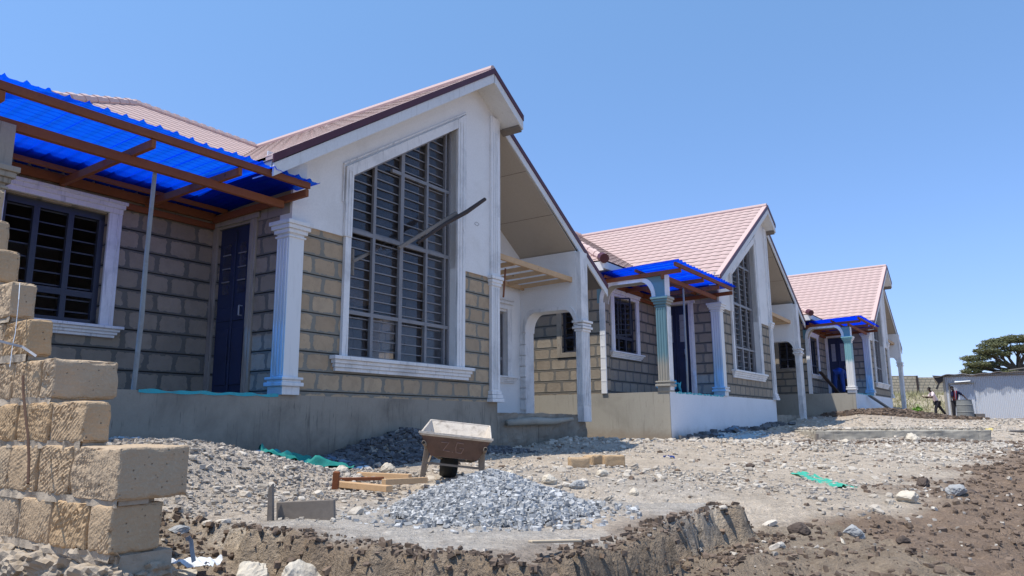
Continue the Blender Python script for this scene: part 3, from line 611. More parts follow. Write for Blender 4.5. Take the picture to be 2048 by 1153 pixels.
def toL(ox,oy,X,Y): X=np.asarray(X)-ox;Y=np.asarray(Y)-oy; return X*CX+Y*SX, -X*SX+Y*CX
# ------------------------------------------------------------------ terrain
ANC=np.array([(-3.7,6.9,-.20),(-3.2,7.6,-.27),(-2.75,8.35,-.5),(-1.3,10.2,-.33),(-.25,11.8,-.42),(1.4,13.6,-.30),(3.4,16.0,-.37),(5.4,19.0,-.24),(8.2,23.1,-.10),(10,25.4,.08),
 (14.5,25.5,-.02),(16.5,29,.0),(18.7,33,.02),(12,21,-.18),(12.2,26.6,.24),(14.3,29.3,.20),(17.0,33.2,.03),(19.5,33,-.05),(20,38,.08),(23,40,.13),(26,40,.12),(24,34,.08),(10,20,-.25),(7,17,-.45),(12,17,-.5),(14,19,-.4),(4,11,-.60),(8,10.5,-.62),(3,7.5,-.66),(6,7,-.76),(2.4,5.4,-.80),
 (4,4.5,-.95),(1.,2.0,-1.0),(8,5,-1.0),(-1.5,6.0,-.55),(-.9,7.5,-.55),(.2,9,-.52),(.8,7.2,-.58),(1.5,12,-.45),(-2.6,6.2,-.45),(-5,7,-.2),(-3.5,4.8,-.62),(-1.5,3.2,-.82),(-3,2.5,-.95),(0,2.4,-.98),
 (16,12,-.8),(30,20,-.6),(30,40,.1),(30.5,58,1.95),(38,60,1.95),(20,60,1.9),(10,60,1.9),(45,70,2.3),(60,60,1.5),(-20,20,-.3),(-20,60,1),(-5,40,.8),(60,30,-.3),(0,-5,-1.2),(200,200,5),(-200,200,5),(0,300,8)])
def base_h(X,Y):
    X=np.asarray(X,float);Y=np.asarray(Y,float); sh=X.shape; X=X.ravel();Y=Y.ravel(); out=np.empty_like(X)
    for s in range(0,len(X),20000):
        dx=X[s:s+20000,None]-ANC[None,:,0]; dy=Y[s:s+20000,None]-ANC[None,:,1]; w=1/(dx*dx+dy*dy+.25)**1.7; out[s:s+20000]=(w*ANC[None,:,2]).sum(1)/w.sum(1)
    return out.reshape(sh)
PC=(.07,3.30)  # near corner of the raised platform
def ground_z(X,Y,detail=True):
    X=np.asarray(X,float);Y=np.asarray(Y,float)
    z=base_h(X,Y)
    lx,ly=toL(*PC,X,Y)
    wx=.09*fbm(ly*2.3,ly*0+3,1,5); wy=.10*fbm(lx*2.6,lx*0+9,2,6)
    lx=lx+.07; ly=ly+.08
    ins=sstep(-.05,.025,lx+wx+.03*fbm(X*11,Y*11,71,3))*sstep(-.05,.025,ly+wy+.03*fbm(X*11,Y*11,72,3))*(1-sstep(2.67,2.73,lx+.06*fbm(ly*2,ly*0,4,3)))
    flat=-.585+.012*fbm(X*1.5,Y*1.5,6,3)
    low=np.minimum(z,-.80-.10*sstep(0,1.2,-ly)); near=sstep(3.4,2.6,np.hypot(X-.3,Y-3.9))
    z=z*(1-near)+np.minimum(z,-.80)*near
    z2=z*(1-ins)+flat*ins
    bl=sstep(1.6,2.8,ly)*(lx>-.3)
    z=z2*(1-bl)+np.maximum(z,-.60)*bl*(1-sstep(2.3,3.2,lx))+z*bl*sstep(2.3,3.2,lx)
    # spoil heap by first house
    hx,hy=toL(-2.65,8.55,X,Y); hp=np.exp(-((hx+2.3)/1.35)**2-((hy+1.25)/.95)**2); z=z+.30*hp*(1+.15*vn(X*2.2,Y*2.2,88))
    hp=np.exp(-((hx-1.9)/1.5)**2-((hy+.25)/.40)**2); z=z+.20*hp*(1+.3*vn(X*3,Y*3,8))
    # side porch rubble bank
    hp=np.exp(-((hx-5.8)/1.3)**2-((hy+.15)/.45)**2); z=z+.04*hp
    # dark soil heaps before third house
    q=HW(2,-2.6,-1.3,0); hp=np.exp(-((X-q.x)/2.)**2-((Y-q.y)/1.0)**2); z=z+.24*hp*(1+.4*vn(X*2,Y*2,9))
    hp=np.exp(-((X-20.)/3.)**2-((Y-33)/1.5)**2); z=z+.03*hp*(1+.5*vn(X*2,Y*2,19))
    if detail:
        br=brown(X,Y); dist=np.hypot(X,Y); fade=1/(1+dist/25)
        z=z+fade*(.010+.030*br)*fbm(X*3.1,Y*3.1,11,4)+fade*(.006+.030*br)*np.maximum(fbm(X*9,Y*9,12,3),-.2)+.006*fade*vn(X*22,Y*22,13)
        edge=ins*(1-ins)*4; z=z+edge*.06*fbm(X*13,Y*13,14,4)
    return z
def brown(X,Y):
    X=np.asarray(X,float);Y=np.asarray(Y,float)
    bx=np.interp(Y,[0,3.9,4.8,6.6,8.5,12,15.5,19,24],[-9,-2.5,1.55,3.0,4.7,7.6,10.8,14,22])
    b=sstep(-.35,.45,X-bx+.5*fbm(X*.9,Y*.9,21,3))
    lx,ly=toL(*PC,X,Y); b=b*(1-sstep(-.05,.02,np.minimum(lx,ly))*(1-sstep(2.55,2.65,lx))*(1-sstep(3,4,ly))); tr=1-sstep(-.10,-.02,np.minimum(lx,ly)); b=np.maximum(b,tr*.75*(Y<6)*(X>-3.5)*(X<3))
    q=HW(2,-2.6,-1.3,0); b=np.maximum(b,np.exp(-((X-q.x)/2.6)**2-((Y-q.y)/1.1)**2)*1.2); b=np.maximum(b,.6*np.exp(-((X-20.)/4.)**2-((Y-34)/1.5)**2))
    b=np.maximum(b,.8*np.exp(-((Y-15.2-.1*X)/.9)**2)*(X>5.5))
    return np.clip(b,0,1)
def coords(lo,hi,step,far0,far1,g=1.13):
    a=list(np.arange(lo,hi,step)); s=step; x=a[0]
    L=[]
    while x>far0: s*=g; x-=s; L.append(x)
    s=step;x=a[-1];U=[]
    while x<far1: s*=g; x+=s; U.append(x)
    return np.array(L[::-1]+a+U)
xs_=coords(-4.2,6.5,.034,-420,520,1.10); ys_=coords(2.2,12.5,.034,-30,640,1.075)
GX,GY=np.meshgrid(xs_,ys_); GZ=ground_z(GX,GY)
br=brown(GX,GY); lx,ly=toL(*PC,GX,GY); dist=np.hypot(GX,GY)
pale=np.array([.62,.525,.415]); grey=np.array([.56,.51,.445]); brn=np.array([.27,.19,.135]); sand=np.array([.72,.58,.43]); ylw=np.array([.36,.30,.22])
col=np.ones(GX.shape+(3,))*pale
nb=fbm(GX*.8,GY*.8,31,4); f=sstep(-.1,.6,nb)[...,None]; col=col*(1-f*.5)+grey*f*.5
pl_=(sstep(-.05,.05,np.minimum(lx,ly))*(1-sstep(1.9,2.6,ly))*(1-sstep(2.55,2.65,lx)))[...,None]; col=col*(1-pl_)+pl_*grey
sd=(np.exp(-((lx-1.0)/.9)**2-((ly-.42)/.3)**2)*sstep(-.7,.3,nb+.4))[...,None]*pl_; col=col*(1-sd*.8)+sand*sd*.8
b_=br[...,None]; col=col*(1-b_*.92)+brn*b_*.92
mud=(np.exp(-(ly-.12)**2/.03)*sstep(.0,.4,fbm(GX*2.6,GY*2.6,33,3))*(np.abs(lx-1)<1.4))[...,None]+(np.exp(-(lx-.1)**2/.03)*sstep(.1,.5,fbm(GX*2.6,GY*2.6,34,3))*(ly>0)*(ly<2.5))[...,None]
mud=np.clip(mud,0,1); col=col*(1-mud*.55)+brn*.85*mud*.55
fc=(sstep(0,.25,-np.minimum(lx,ly)+.1)*(np.minimum(lx,ly)<.02)*(GY<6)*(GX<2.5))[...,None]; col=col*(1-fc*.5)+ylw*fc*.5
gr=(sstep(42,48,GY)*.9)[...,None]; col=col*(1-gr)+np.array([.48,.42,.30])*gr
ny,nx=GX.shape; idx=np.arange(nx*ny).reshape(ny,nx); F=np.stack([idx[:-1,:-1],idx[:-1,1:],idx[1:,1:],idx[1:,:-1]],-1).reshape(-1,4)
g=mesh_np('ground',np.stack([GX.ravel(),GY.ravel(),GZ.ravel()],1),F,M['ground'],smooth=True,col=col.reshape(-1,3)); tag(g,kind='structure')
def gz(x,y): return float(ground_z(np.array([x]),np.array([y]))[0])
# ------------------------------------------------------------------ stones
def ico(sub):
    bm=bmesh.new(); bmesh.ops.create_icosphere(bm,subdivisions=sub,radius=1); v=np.array([x.co[:] for x in bm.verts]); f=np.array([[q.index for q in p.verts] for p in bm.faces]); bm.free(); return v,f
ICO={1:ico(1),2:ico(2),3:ico(3),4:ico(4)}
CUB=(np.array([(x,y,z) for z in(-1,1) for y in(-1,1) for x in(-1,1)],float)*.78,np.array([(0,2,3),(0,3,1),(4,5,7),(4,7,6),(0,1,5),(0,5,4),(2,6,7),(2,7,3),(0,4,6),(0,6,2),(1,3,7),(1,7,5)]))
def stones(name,P,S,mat,sub=1,flatten=.65,jag=.28,label=None,cat=None):
    v,f=(CUB if sub==1 else ICO[sub]); n=len(P); nv=len(v)
    if sub==1: jag=max(jag,.30)
    if sub==2: v=np.clip(v,-.72,.72)*1.2; jag=.13
    V=v[None]*(1+jag*RNG.uniform(-1,1,(n,nv,3)))
    V=V*RNG.uniform(.45,1.3,(n,1,3))*np.array([1,1,flatten])
    a=RNG.uniform(0,2*PI,n); b=RNG.uniform(-.6,.6,n); ca,sa,cb,sb=np.cos(a),np.sin(a),np.cos(b),np.sin(b)
    Rz=np.zeros((n,3,3)); Rz[:,0,0]=ca;Rz[:,0,1]=-sa;Rz[:,1,0]=sa;Rz[:,1,1]=ca;Rz[:,2,2]=1
    Rx=np.zeros((n,3,3)); Rx[:,0,0]=1;Rx[:,1,1]=cb;Rx[:,1,2]=-sb;Rx[:,2,1]=sb;Rx[:,2,2]=cb
    V=np.einsum('nij,nkj->nki',Rz@Rx,V)*np.asarray(S)[:,None,None]+np.asarray(P)[:,None,:]
    Fa=(f[None]+(np.arange(n)*nv)[:,None,None]).reshape(-1,3)
    o=mesh_np(name,V.reshape(-1,3),Fa,mat); tag(o,label,cat,kind='stuff'); return o
def scatter(name,n,box,smin,smax,mat,dens,label,cat,sub=1,pw=2.5,sink=.25,flatten=.6):
    X=RNG.uniform(box[0],box[1],n*4);Y=RNG.uniform(box[2],box[3],n*4); k=RNG.uniform(0,1,n*4)<dens(X,Y); X,Y=X[k][:n],Y[k][:n]
    S=smin+(smax-smin)*RNG.uniform(0,1,len(X))**pw; S=S*(.6+np.hypot(X,Y)/22).clip(.6,1.6)
    Z=ground_z(X,Y)+S*sink
    return stones(name,np.stack([X,Y,Z],1),S,mat,sub,flatten,label=label,cat=cat)
cl=lambda X,Y:(toL(-2.65,8.55,X,Y)[1]<-.02)
onp=lambda X,Y:((lambda a:(a[0]>0)&(a[1]>-.0)&(a[0]<2.3)&(a[1]<1.7))(toL(*PC,X,Y)))
vis=lambda X,Y:(np.abs(X)<Y*.76+.2)
scatter('pale_gravel',13000,(-3.5,10,4.3,19),.005,.028,M['st_pale'],lambda X,Y:vis(X,Y)*cl(X,Y)*(1-brown(X,Y)*.93)*(~onp(X,Y))*np.clip(.1+1.3*fbm(X*.9,Y*.9,41,3),0.03,1)*np.where(Y<9,1,.6),'loose pale gravel strewn over the open ground','gravel')
scatter('mixed_rubble',9000,(-3.5,12,3.4,20),.005,.03,M['st_mix'],lambda X,Y:vis(X,Y)*cl(X,Y)*(1-brown(X,Y)*.8)*np.where(onp(X,Y),.04,1)*np.clip(.2+1.3*fbm(X*.7,Y*.7,43,3),0.03,1),'mixed grey rubble chips scattered across the building site','rubble')
scatter('soil_clods',12000,(-2.8,12,2.9,18),.006,.030,M['st_dark'],lambda X,Y:vis(X,Y)*brown(X,Y)*np.clip(.5+.7*fbm(X*1.3,Y*1.3,47,3),0.05,1)*np.where(Y<6,1,.6),'crumbly brown soil clods on the dug earth at right','soil',flatten=.8)
scatter('broken_stones',2600,(-2.5,11,4.6,17),.018,.055,M['st_pale'],lambda X,Y:vis(X,Y)*cl(X,Y)*(1-brown(X,Y)*.85)*(~onp(X,Y))*np.clip(.1+1.1*fbm(X*.6+4,Y*.6,61,3),0.04,1),'broken pale stones and block chips littering the middle ground','stones',sub=2,pw=2,sink=.2)
scatter('earth_lumps',2200,(-2,11,3.2,17),.010,.038,M['st_dark'],lambda X,Y:vis(X,Y)*cl(X,Y)*(.06+.94*brown(X,Y))*(~onp(X,Y)),'larger dark earth lumps lying on the dug soil','soil',sub=2,pw=2.2,sink=.15,flatten=.8)
scatter('bank_clods',2600,(-2.2,2.4,2.8,6.0),.006,.030,M['st_dark'],lambda X,Y:(lambda a:((np.minimum(a[0],a[1])<.10)&(np.minimum(a[0],a[1])>-.42)&(a[0]<2.9)))(toL(*PC,X,Y))*1.,'crumbled brown earth along the broken edge of the raised base','soil',sink=.3,flatten=.8)
# heap stones by the first house
def near_house(X,Y,a,b,c_,d_):
    hx,hy=toL(-2.65,8.55,X,Y); return (hx>a)&(hx<b)&(hy>c_)&(hy<d_)
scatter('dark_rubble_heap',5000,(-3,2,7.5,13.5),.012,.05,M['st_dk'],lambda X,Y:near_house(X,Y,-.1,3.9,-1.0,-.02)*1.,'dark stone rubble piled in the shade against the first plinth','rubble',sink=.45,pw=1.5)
scatter('spoil_heap_stones',9000,(-5,-1,4.6,9),.005,.028,M['st_mix'],lambda X,Y:near_house(X,Y,-3.6,.6,-2.6,-.02)*1.,'grey gravelly spoil heap sloping away from the porch plinth','gravel',sink=.35)
q=HW(2,-2.6,-1.3,0)
scatter('dark_soil_heap',4500,(q.x-3,17.5,q.y-2,35),.02,.05,M['st_dark'],lambda X,Y:(brown(X,Y)>.35)*1.,'dark soil lumps heaped before the farthest bungalow','soil',sink=.4,pw=1.4,flatten=.8)
scatter('far_pale_rubble',4500,(4,26,13,38),.012,.04,M['st_pale'],lambda X,Y:vis(X,Y)*cl(X,Y)*(1-brown(X,Y))*(toL(*HW(1,0,0,0)[:2],X,Y)[1]<-.1)*1.,'pale rubble and chippings beyond the open yard','rubble')
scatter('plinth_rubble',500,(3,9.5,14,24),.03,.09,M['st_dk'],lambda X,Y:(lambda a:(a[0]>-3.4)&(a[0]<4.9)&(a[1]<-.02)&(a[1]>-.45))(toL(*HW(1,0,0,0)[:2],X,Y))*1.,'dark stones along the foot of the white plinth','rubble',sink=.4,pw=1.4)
# gravel pile
pc=(-.15,5.12); n=11000; a=RNG.uniform(0,2*PI,n); r=np.where(RNG.uniform(0,1,n)<.07,RNG.uniform(.9,1.5,n),RNG.uniform(0,1,n)**.55)
ex=.66*r*np.cos(a); ey=.62*r*np.sin(a); ex=ex+.05*(ex>0)*ex
hh=.275*np.clip(1-np.hypot(ex/.72,ey/.62),0,1)**.85
X=pc[0]+ex;Y=pc[1]+ey; Z=-.585+hh+RNG.uniform(-.012,.012,n)+.01*vn(X*9,Y*9,3)
gp=stones('gravel_pile',np.stack([X,Y,Z],1),RNG.uniform(.006,.023,n),M['ballast'],1,.75,.32,'heap of clean grey crushed stone on the concrete base','gravel pile')
# core under the pile
rr=np.linspace(0,1,14); aa=np.linspace(0,2*PI,41)[:-1]; V=[];Fc=[]
for i,q_ in enumerate(rr):
    for t in aa:
        e0=.66*q_*math.cos(t); e1=.62*q_*math.sin(t); e0+=.05*max(e0,0); V.append((pc[0]+e0,pc[1]+e1,-.60+.275*max(0,1-math.hypot(e0/.72,e1/.62))**.85))
for i in range(13):
    for j in range(40): Fc.append((i*40+j,i*40+(j+1)%40,(i+1)*40+(j+1)%40,(i+1)*40+j))
mesh_np('pile_core',V,Fc,M['st_dk'],gp)
# single rocks
def rock(name,x,y,s,mat,label,cat='rock',flat_=.7,z=None,sub=4,group=None,rz=None,jag=.10):
    sd=random.randint(0,999); bm=bmesh.new(); pts=RNG.normal(0,1,(11,3)); pts/=np.linalg.norm(pts,axis=1)[:,None]
    pts=np.concatenate([pts,np.array([(1,0,0),(-1,0,0),(0,1,0),(0,-1,0),(0,0,1),(0,0,-1)])*.9])
    for p_ in pts: bm.verts.new(p_)
    hl=bmesh.ops.convex_hull(bm,input=bm.verts); bmesh.ops.delete(bm,geom=[g_ for g_ in hl['geom_interior'] if isinstance(g_,bmesh.types.BMVert)],context='VERTS')
    bmesh.ops.triangulate(bm,faces=bm.faces)
    for _k in range(3): bmesh.ops.subdivide_edges(bm,edges=bm.edges,cuts=1,use_grid_fill=True,smooth=.18 if _k<1 else 0)
    bm.verts.index_update(); V=np.array([q_.co[:] for q_ in bm.verts]); f=[[q_.index for q_ in p_.verts] for p_ in bm.faces]; bm.free()
    V=V*(1+.10*fbm(V[:,0]*2.5+sd,V[:,1]*2.5+V[:,2]*3,sd,5)+.035*fbm(V[:,0]*11+sd,V[:,1]*11+V[:,2]*9,sd+3,3))[:,None]
    sx,sy,sz=s if isinstance(s,tuple) else (s,s*random.uniform(.7,1),s*flat_)
    V=V*np.array([sx,sy,sz]); a=random.uniform(0,PI) if rz is None else rz; c_,s_=math.cos(a),math.sin(a)
    V[:,:2]=V[:,:2]@np.array([[c_,s_],[-s_,c_]])
    o=mesh_np(name,V,f,mat); o.location=(x,y,(gz(x,y) if z is None else z)+sz*.45); return tag(o,label,cat,group)
# white jagged stones in the trench, between wall and platform
rock('boulder',-1.78,4.0,(.20,.15,.10),M['rock_w'],'broad pale boulder lying under the end of the quarry block wall',z=-.86,rz=.3)
rock('boulder',-1.33,3.93,(.125,.10,.11),M['rock_w'],'pointed cream boulder left of the whitest chunk at the lower edge',z=-.83,rz=1.2)
rock('boulder',-1.06,3.86,(.125,.10,.12),M['rock_w'],'chunky white boulder, tallest of those below the concrete base',z=-.83,rz=.5)
rock('boulder',-.86,3.78,(.10,.09,.055),M['rock_w'],'low cream stone at the right foot of the tallest white boulder',z=-.83,rz=.1)
rock('stone',-2.1,4.75,(.05,.04,.04),M['rock_g'],'grey cobble wedged behind the second block course',z=-.6)
rock('stone',-1.98,4.55,(.07,.06,.04),M['rock_g'],'flat grey stone on the rubble beside the lowest wall block',z=-.63)
rock('stone',.0,2.92,(.025,.022,.06),M['rock_w'],'thin upright white stone shard at the bottom edge before the platform',z=-.85)
rock('stone',.86,3.95,(.035,.03,.03),M['rock_g'],'round grey cobble at the foot of the platform face',z=-.86)
rl=[(8.16,15.36,.22,'rock_w','largest pale rock standing near the long concrete slab'),(4.23,7.85,.10,'rock_d','dark brown clod beyond the edge of the dug soil'),(3.45,6.68,.10,'rock_w','flat cream rock on the border of the brown soil'),
 (4.12,7.09,.10,'rock_g','long thin pale stone right of the dark clod'),(4.45,7.4,.085,'rock_d','small dark lump right of the flat cream rock'),(2.08,5.6,.09,'rock_d','dark purple brown rock beyond the platform corner'),(2.38,5.40,.095,'rock_g','blue grey angular rock right of the platform'),
 (2.55,5.05,.05,'rock_d','small black clod in the soil right of the blue grey rock'),(1.10,6.95,.065,'rock_w','cream half block lying behind the gravel pile at right'),(2.2,5.2,.05,'rock_w','small cream stone between the purple and the blue grey rocks'),
 (3.0,9.6,.075,'rock_d','dark stone among gravel left of the green strap'),(.95,8.1,.08,'rock_w','flat beige chip behind the cream half block'),(6.9,15.6,.10,'rock_w','small white rock left of the largest pale rock'),
 (-.05,8.0,.06,'rock_w','pale stone on the ground right of the wheelbarrow'),(.35,7.3,.09,'rock_w','rounded cream stone halfway to the three loose blocks'),(.6,7.15,.08,'rock_g','rounded grey stone beside the rounded cream one'),
 (-1.35,8.15,.11,'rock_w','whitish rock behind the timber offcuts'),(-1.62,7.2,.09,'rock_w','cream rock just behind the stacked timber offcuts')]
for x,y,s,mt,lb in rl: rock('rock' if s>.08 else 'stone',x,y,s,M[mt],lb)
# loose blocks
def block_mesh(name,sx,sy,sz,mat,parent=None,chis=None,seed=0,res=.014,jag=.006):
    """quarried block: gridded box from (0,0,0) to (sx,sy,sz), chiselled -X face when chis"""
    bm=bmesh.new(); V=[];Fs=[]
    def face(o,a,b,la,lb,ch):
        na=max(2,int(la/res));nb=max(2,int(lb/res)); base=len(V)
        nrm=np.cross(a,b)
        for i in range(na+1):
            for j in range(nb+1):
                p=np.array(o)+np.array(a)*la*i/na+np.array(b)*lb*j/nb
                V.append(p)
        for i in range(na):
            for j in range(nb): q=base+i*(nb+1)+j; Fs.append((q,q+nb+1,q+nb+2,q+1))
        return base,len(V),nrm,ch
    fs=[face((0,sy,0),(0,-1,0),(0,0,1),sy,sz,True),face((0,0,0),(1,0,0),(0,0,1),sx,sz,False),face((sx,0,0),(0,1,0),(0,0,1),sy,sz,False),
        face((0,0,sz),(1,0,0),(0,1,0),sx,sy,False),face((0,sy,0),(1,0,0),(0,-1,0),sx,sy,False),face((sx,sy,0),(-1,0,0),(0,0,1),sx,sz,False)]
    V=np.array(V); D=np.zeros_like(V)
    # corner rounding/chipping: pull towards inside near edges by noise (function of position only => watertight)
    c=np.array([sx,sy,sz])/2; q=V-c; m=np.minimum(c-np.abs(q),9)
    ed=np.sort(m,axis=1)[:,1]; nn=fbm(V[:,0]*14+seed*3.1+V[:,2]*9,V[:,1]*14+V[:,2]*11,seed,3)
    k=np.exp(-ed/.010)*(.006+.010*np.clip(nn,0,1)); V2=V-np.sign(q)*k[:,None]
    V2+=np.stack([fbm(V[:,1]*12+seed,V[:,2]*12+V[:,0]*5,seed+1,3),fbm(V[:,0]*12+seed,V[:,2]*12+V[:,1]*5,seed+2,3),fbm(V[:,0]*12+seed,V[:,1]*12+V[:,2]*5,seed+3,3)],1)*jag*.6
    if chis:
        y=V[:,1];z=V[:,2]; ang=chis+0*y; ph=(y*np.cos(ang)+z*np.sin(ang)+.005*vn(y*14,z*14,seed))/.021
        rid=np.abs((ph%1)-.5)*2*np.clip(.75+.6*fbm(y*35,z*35,seed+9,2),.1,1.2)+.35*fbm(y*55,z*55,seed+4,2); amp=.011*np.clip(.7+.8*vn(y*6+seed,z*6,seed+5),.15,1)*np.clip(ed/.012,0,1)
        fa=np.exp(-V[:,0]/.004); V2[:,0]+=fa*rid*amp
    bm.free(); o=mesh_np(name,V2,Fs,mat,parent); 
    bm=bmesh.new(); bm.from_mesh(o.data); bmesh.ops.remove_doubles(bm,verts=bm.verts,dist=.0005); bmesh.ops.recalc_face_normals(bm,faces=bm.faces); bm.to_mesh(o.data); bm.free()
    return o
for i,(x,y,a,sz_,lb) in enumerate([(.68,8.95,.2,(.24,.15,.13),'left and most chipped of the loose building blocks on the gravel'),(1.0,9.45,.9,(.28,.16,.13),'middle loose building block, partly behind its right neighbour'),(1.12,9.25,.1,(.26,.15,.14),'right loose building block of the trio on the gravel')]):
    o=block_mesh('loose_block',*sz_,M['quarry'],seed=40+i); o.location=(x,y,gz(x,y)-.01); o.rotation_euler=(0,0,a); tag(o,lb,'building block')
# ------------------------------------------------------------------ foreground quarry block wall
A=(-1.84,3.40); fw=empty('quarry_block_wall',(A[0],A[1],0),TH,1,'unfinished wall of chiselled cream blocks with a stepped end, at left foreground','wall')
crs=[(-.10,.245,-.555,.215,[.19,.34,.34,.30,.35,.34]),(-.13,.345,-.325,.235,[.42,.33,.30,.36,.34,.3]),(.23,.135,-.078,.20,[.33,.34,.30,.36,.34]),(.59,.345,.14,.205,[.12,.30,.34,.34,.34]),
     (.89,.13,.372,.20,[.30,.34,.34,.34]),(1.14,.14,.60,.205,[.34,.33,.34]),(1.42,.145,.835,.20,[.4,.34,.34]),(1.64,.15,1.06,.20,[.4,.34]),(1.80,.15,1.285,.21,[.4,.3])]
CH=[.5,1.0,-.6,.9,.2,-.9,1.2,.6]
ii=0
for ci,(yl,xw,z0,hh_,Ls) in enumerate(crs):
    y=yl
    for bi,L in enumerate(Ls):
        ii+=1; wid=xw if bi==0 else .20; L2=L-(.012 if bi else 0)
        o=block_mesh('stone_block',wid,L2,hh_,M['quarry'],fw,chis=CH[(ii*5+ci)%8]*(1 if ii%2 else -1)+.01,seed=ii,res=.011 if ci<5 else .016)
        o.location=(RNG.uniform(-.006,.008),y,z0); y+=L+.014
# mortar core + lumpy joints
V=[];
def lump_sheet(name,y0,y1,z0,z1,x,amp,parent,mat,res=.014,seed=0):
    ny_=int((y1-y0)/res);nz_=max(2,int((z1-z0)/res)); yy,zz=np.meshgrid(np.linspace(y0,y1,ny_),np.linspace(z0,z1,nz_)); xx=x+amp*fbm(yy*9+seed,zz*14,seed,4)+.4*amp*vn(yy*40,zz*40,seed)
    ix=np.arange(ny_*nz_).reshape(nz_,ny_); F=np.stack([ix[:-1,:-1],ix[:-1,1:],ix[1:,1:],ix[1:,:-1]],-1).reshape(-1,4)
    return mesh_np(name,np.stack([xx.ravel(),yy.ravel(),zz.ravel()],1),F,mat,parent)
for ci,(yl,xw,z0,hh_,Ls) in enumerate(crs):
    yn=crs[ci+1][0] if ci+1<len(crs) else yl
    b=MB(); b.box(.022,xw*.93 if xw<.2 else .16,yl+.02,3.2,z0-.02,z0+hh_-.006); b.build('mortar_core',M['mortar'],fw)
    lump_sheet('mortar_joint',yl+.01,3.2,z0-.028,z0+.012,.008,.014,fw,M['mortar'],seed=ci*7)
    b=MB(); b.box(.02,max(.1,min(xw,crs[ci-1][1] if ci else xw)-.035),max(yl,crs[ci-1][0] if ci else yl)+.03,3.2,z0-.03,z0+.002); b.build('mortar_bed',M['mortar'],fw)
# rubble footing of the wall
for k_,(x,y,sx,sy,sz) in enumerate([(.0,-.02,.12,.16,.09),(.02,.30,.13,.17,.10),(.0,.62,.12,.18,.10),(.0,.95,.12,.18,.11),(.05,1.3,.12,.2,.11),(.0,1.7,.12,.2,.11),(.22,-.05,.10,.12,.08)]):
    v,f=ICO[4]; V=np.clip(v,-.8,.8)*(1+.25*fbm(v[:,0]*2.2+k_*5,v[:,1]*2.2+v[:,2]*3,k_,5)+.12*fbm(v[:,0]*8+k_*5,v[:,1]*8+v[:,2]*7,k_,4))[:,None]*np.array([sx,sy,sz])+np.array([x,y,-.67]); mesh_np('footing_stone',V,f,M['mortar'],fw)
lump_sheet('footing_mortar',-.12,3.2,-1.0,-.54,.03,.045,fw,M['mortar'],res=.02,seed=99)
b=MB(); b.box(.04,.30,-.1,3.2,-1.1,-.56); b.build('footing_core',M['mortar'],fw)
def FW(x,y,z): return Vector((A[0]+x*CX-y*SX,A[1]+x*SX+y*CX,z))
def ribbon(name,pts,w,mat,label,cat,nrm=(-.83,-.56,0)):
    b=MB(); P=[Vector(p) for p in pts]; n=Vector(nrm).normalized(); vs=[];fs=[]
    for i,p in enumerate(P):
        d=(P[min(i+1,len(P)-1)]-P[max(i-1,0)]).normalized(); a=d.cross(n).normalized()
        vs+=[p-a*w/2,p+a*w/2,p+a*w/2+n*.003,p-a*w/2+n*.003]
    for i in range(len(P)-1):
        for j in range(4): fs.append((i*4+j,i*4+(j+1)%4,i*4+4+(j+1)%4,i*4+4+j))
    fs+=[(0,1,2,3),tuple(range(len(vs)-4,len(vs)))]
    b.add(vs,fs); o=b.build(name,mat); return tag(o,label,cat)
def ray(u,v): # direction through a photo pixel, used only to place things on the ground
    U=(u-1024)/FPX; Vv=-(v-576.5)/FPX; return R2*U+U2*Vv+Fw
def at(u,v,y): d=ray(u,v); return d*(y/d.y)
ribbon('packing_strap',[at(u,v,y) for u,v,y in((40,568,3.95),(38,600,3.9),(34,640,3.88),(31,668,3.86),(26,690,3.84),(20,735,3.80))],.014,M['strap'],'white plastic packing strap hanging down the stepped end of the block wall','strap')
ribbon('metal_band',[at(u,v,y) for u,v,y in((-10,680,3.78),(20,688,3.80),(45,694,3.82),(60,704,3.80),(73,713,3.74))],.012,M['tin'],'dark metal band sticking out across the white strap on the block wall','band',nrm=(0,-1,.2))
b=MB(); b.tube([at(u,v,y) for u,v,y in((46,752,3.62),(47,790,3.58),(51,830,3.52),(56,870,3.46),(58,920,3.40),(56,968,3.34))],.006,6); tag(b.build('rusty_rod',M['rust']),'thin rusty rod hanging down the face of the block wall','rod')
ribbon('metal_strip',[at(u,v,y) for u,v,y in((372,1080,3.72),(378,1076,3.72),(383,1084,3.70),(384,1100,3.66),(388,1124,3.62))],.02,M['tin'],'bent grey metal strip curling over the white paper near the wall foot','metal strip',nrm=(0,-1,.2))
def crumple(name,x,y,sx,sy,mat,label,cat,h=.03,seed=0,n=26,lift=.02,rz=0,z=None):
    gx,gy=np.meshgrid(np.linspace(-1,1,n),np.linspace(-1,1,n)); r=1+.3*vn(gx*1.5+seed,gy*1.5,seed)
    X=gx*sx*r;Y=gy*sy*r; c_,s_=math.cos(rz),math.sin(rz); X,Y=X*c_-Y*s_+x,X*s_+Y*c_+y
    Z=(ground_z(X,Y) if z is None else z)+lift+h*fbm(gx*3+seed,gy*3,seed,3)
    ix=np.arange(n*n).reshape(n,n); F=np.stack([ix[:-1,:-1],ix[:-1,1:],ix[1:,1:],ix[1:,:-1]],-1).reshape(-1,4)
    keep=(fbm(gx*2+seed,gy*2,seed+3,2)[:-1,:-1].ravel()>-.9); return tag(mesh_np(name,np.stack([X.ravel(),Y.ravel(),Z.ravel()],1),F[keep],mat,smooth=True),label,cat)
crumple('paper_sheet',-1.66,3.95,.13,.07,M['paper'],'crumpled white paper sheet beside the lowest wall block','paper',.02,3,z=-.70,lift=.02)
crumple('green_netting',-2.15,7.55,.50,.17,M['net'],'dark green netting half buried in the shaded rubble','netting',.06,5,rz=TH-.1,lift=.05)
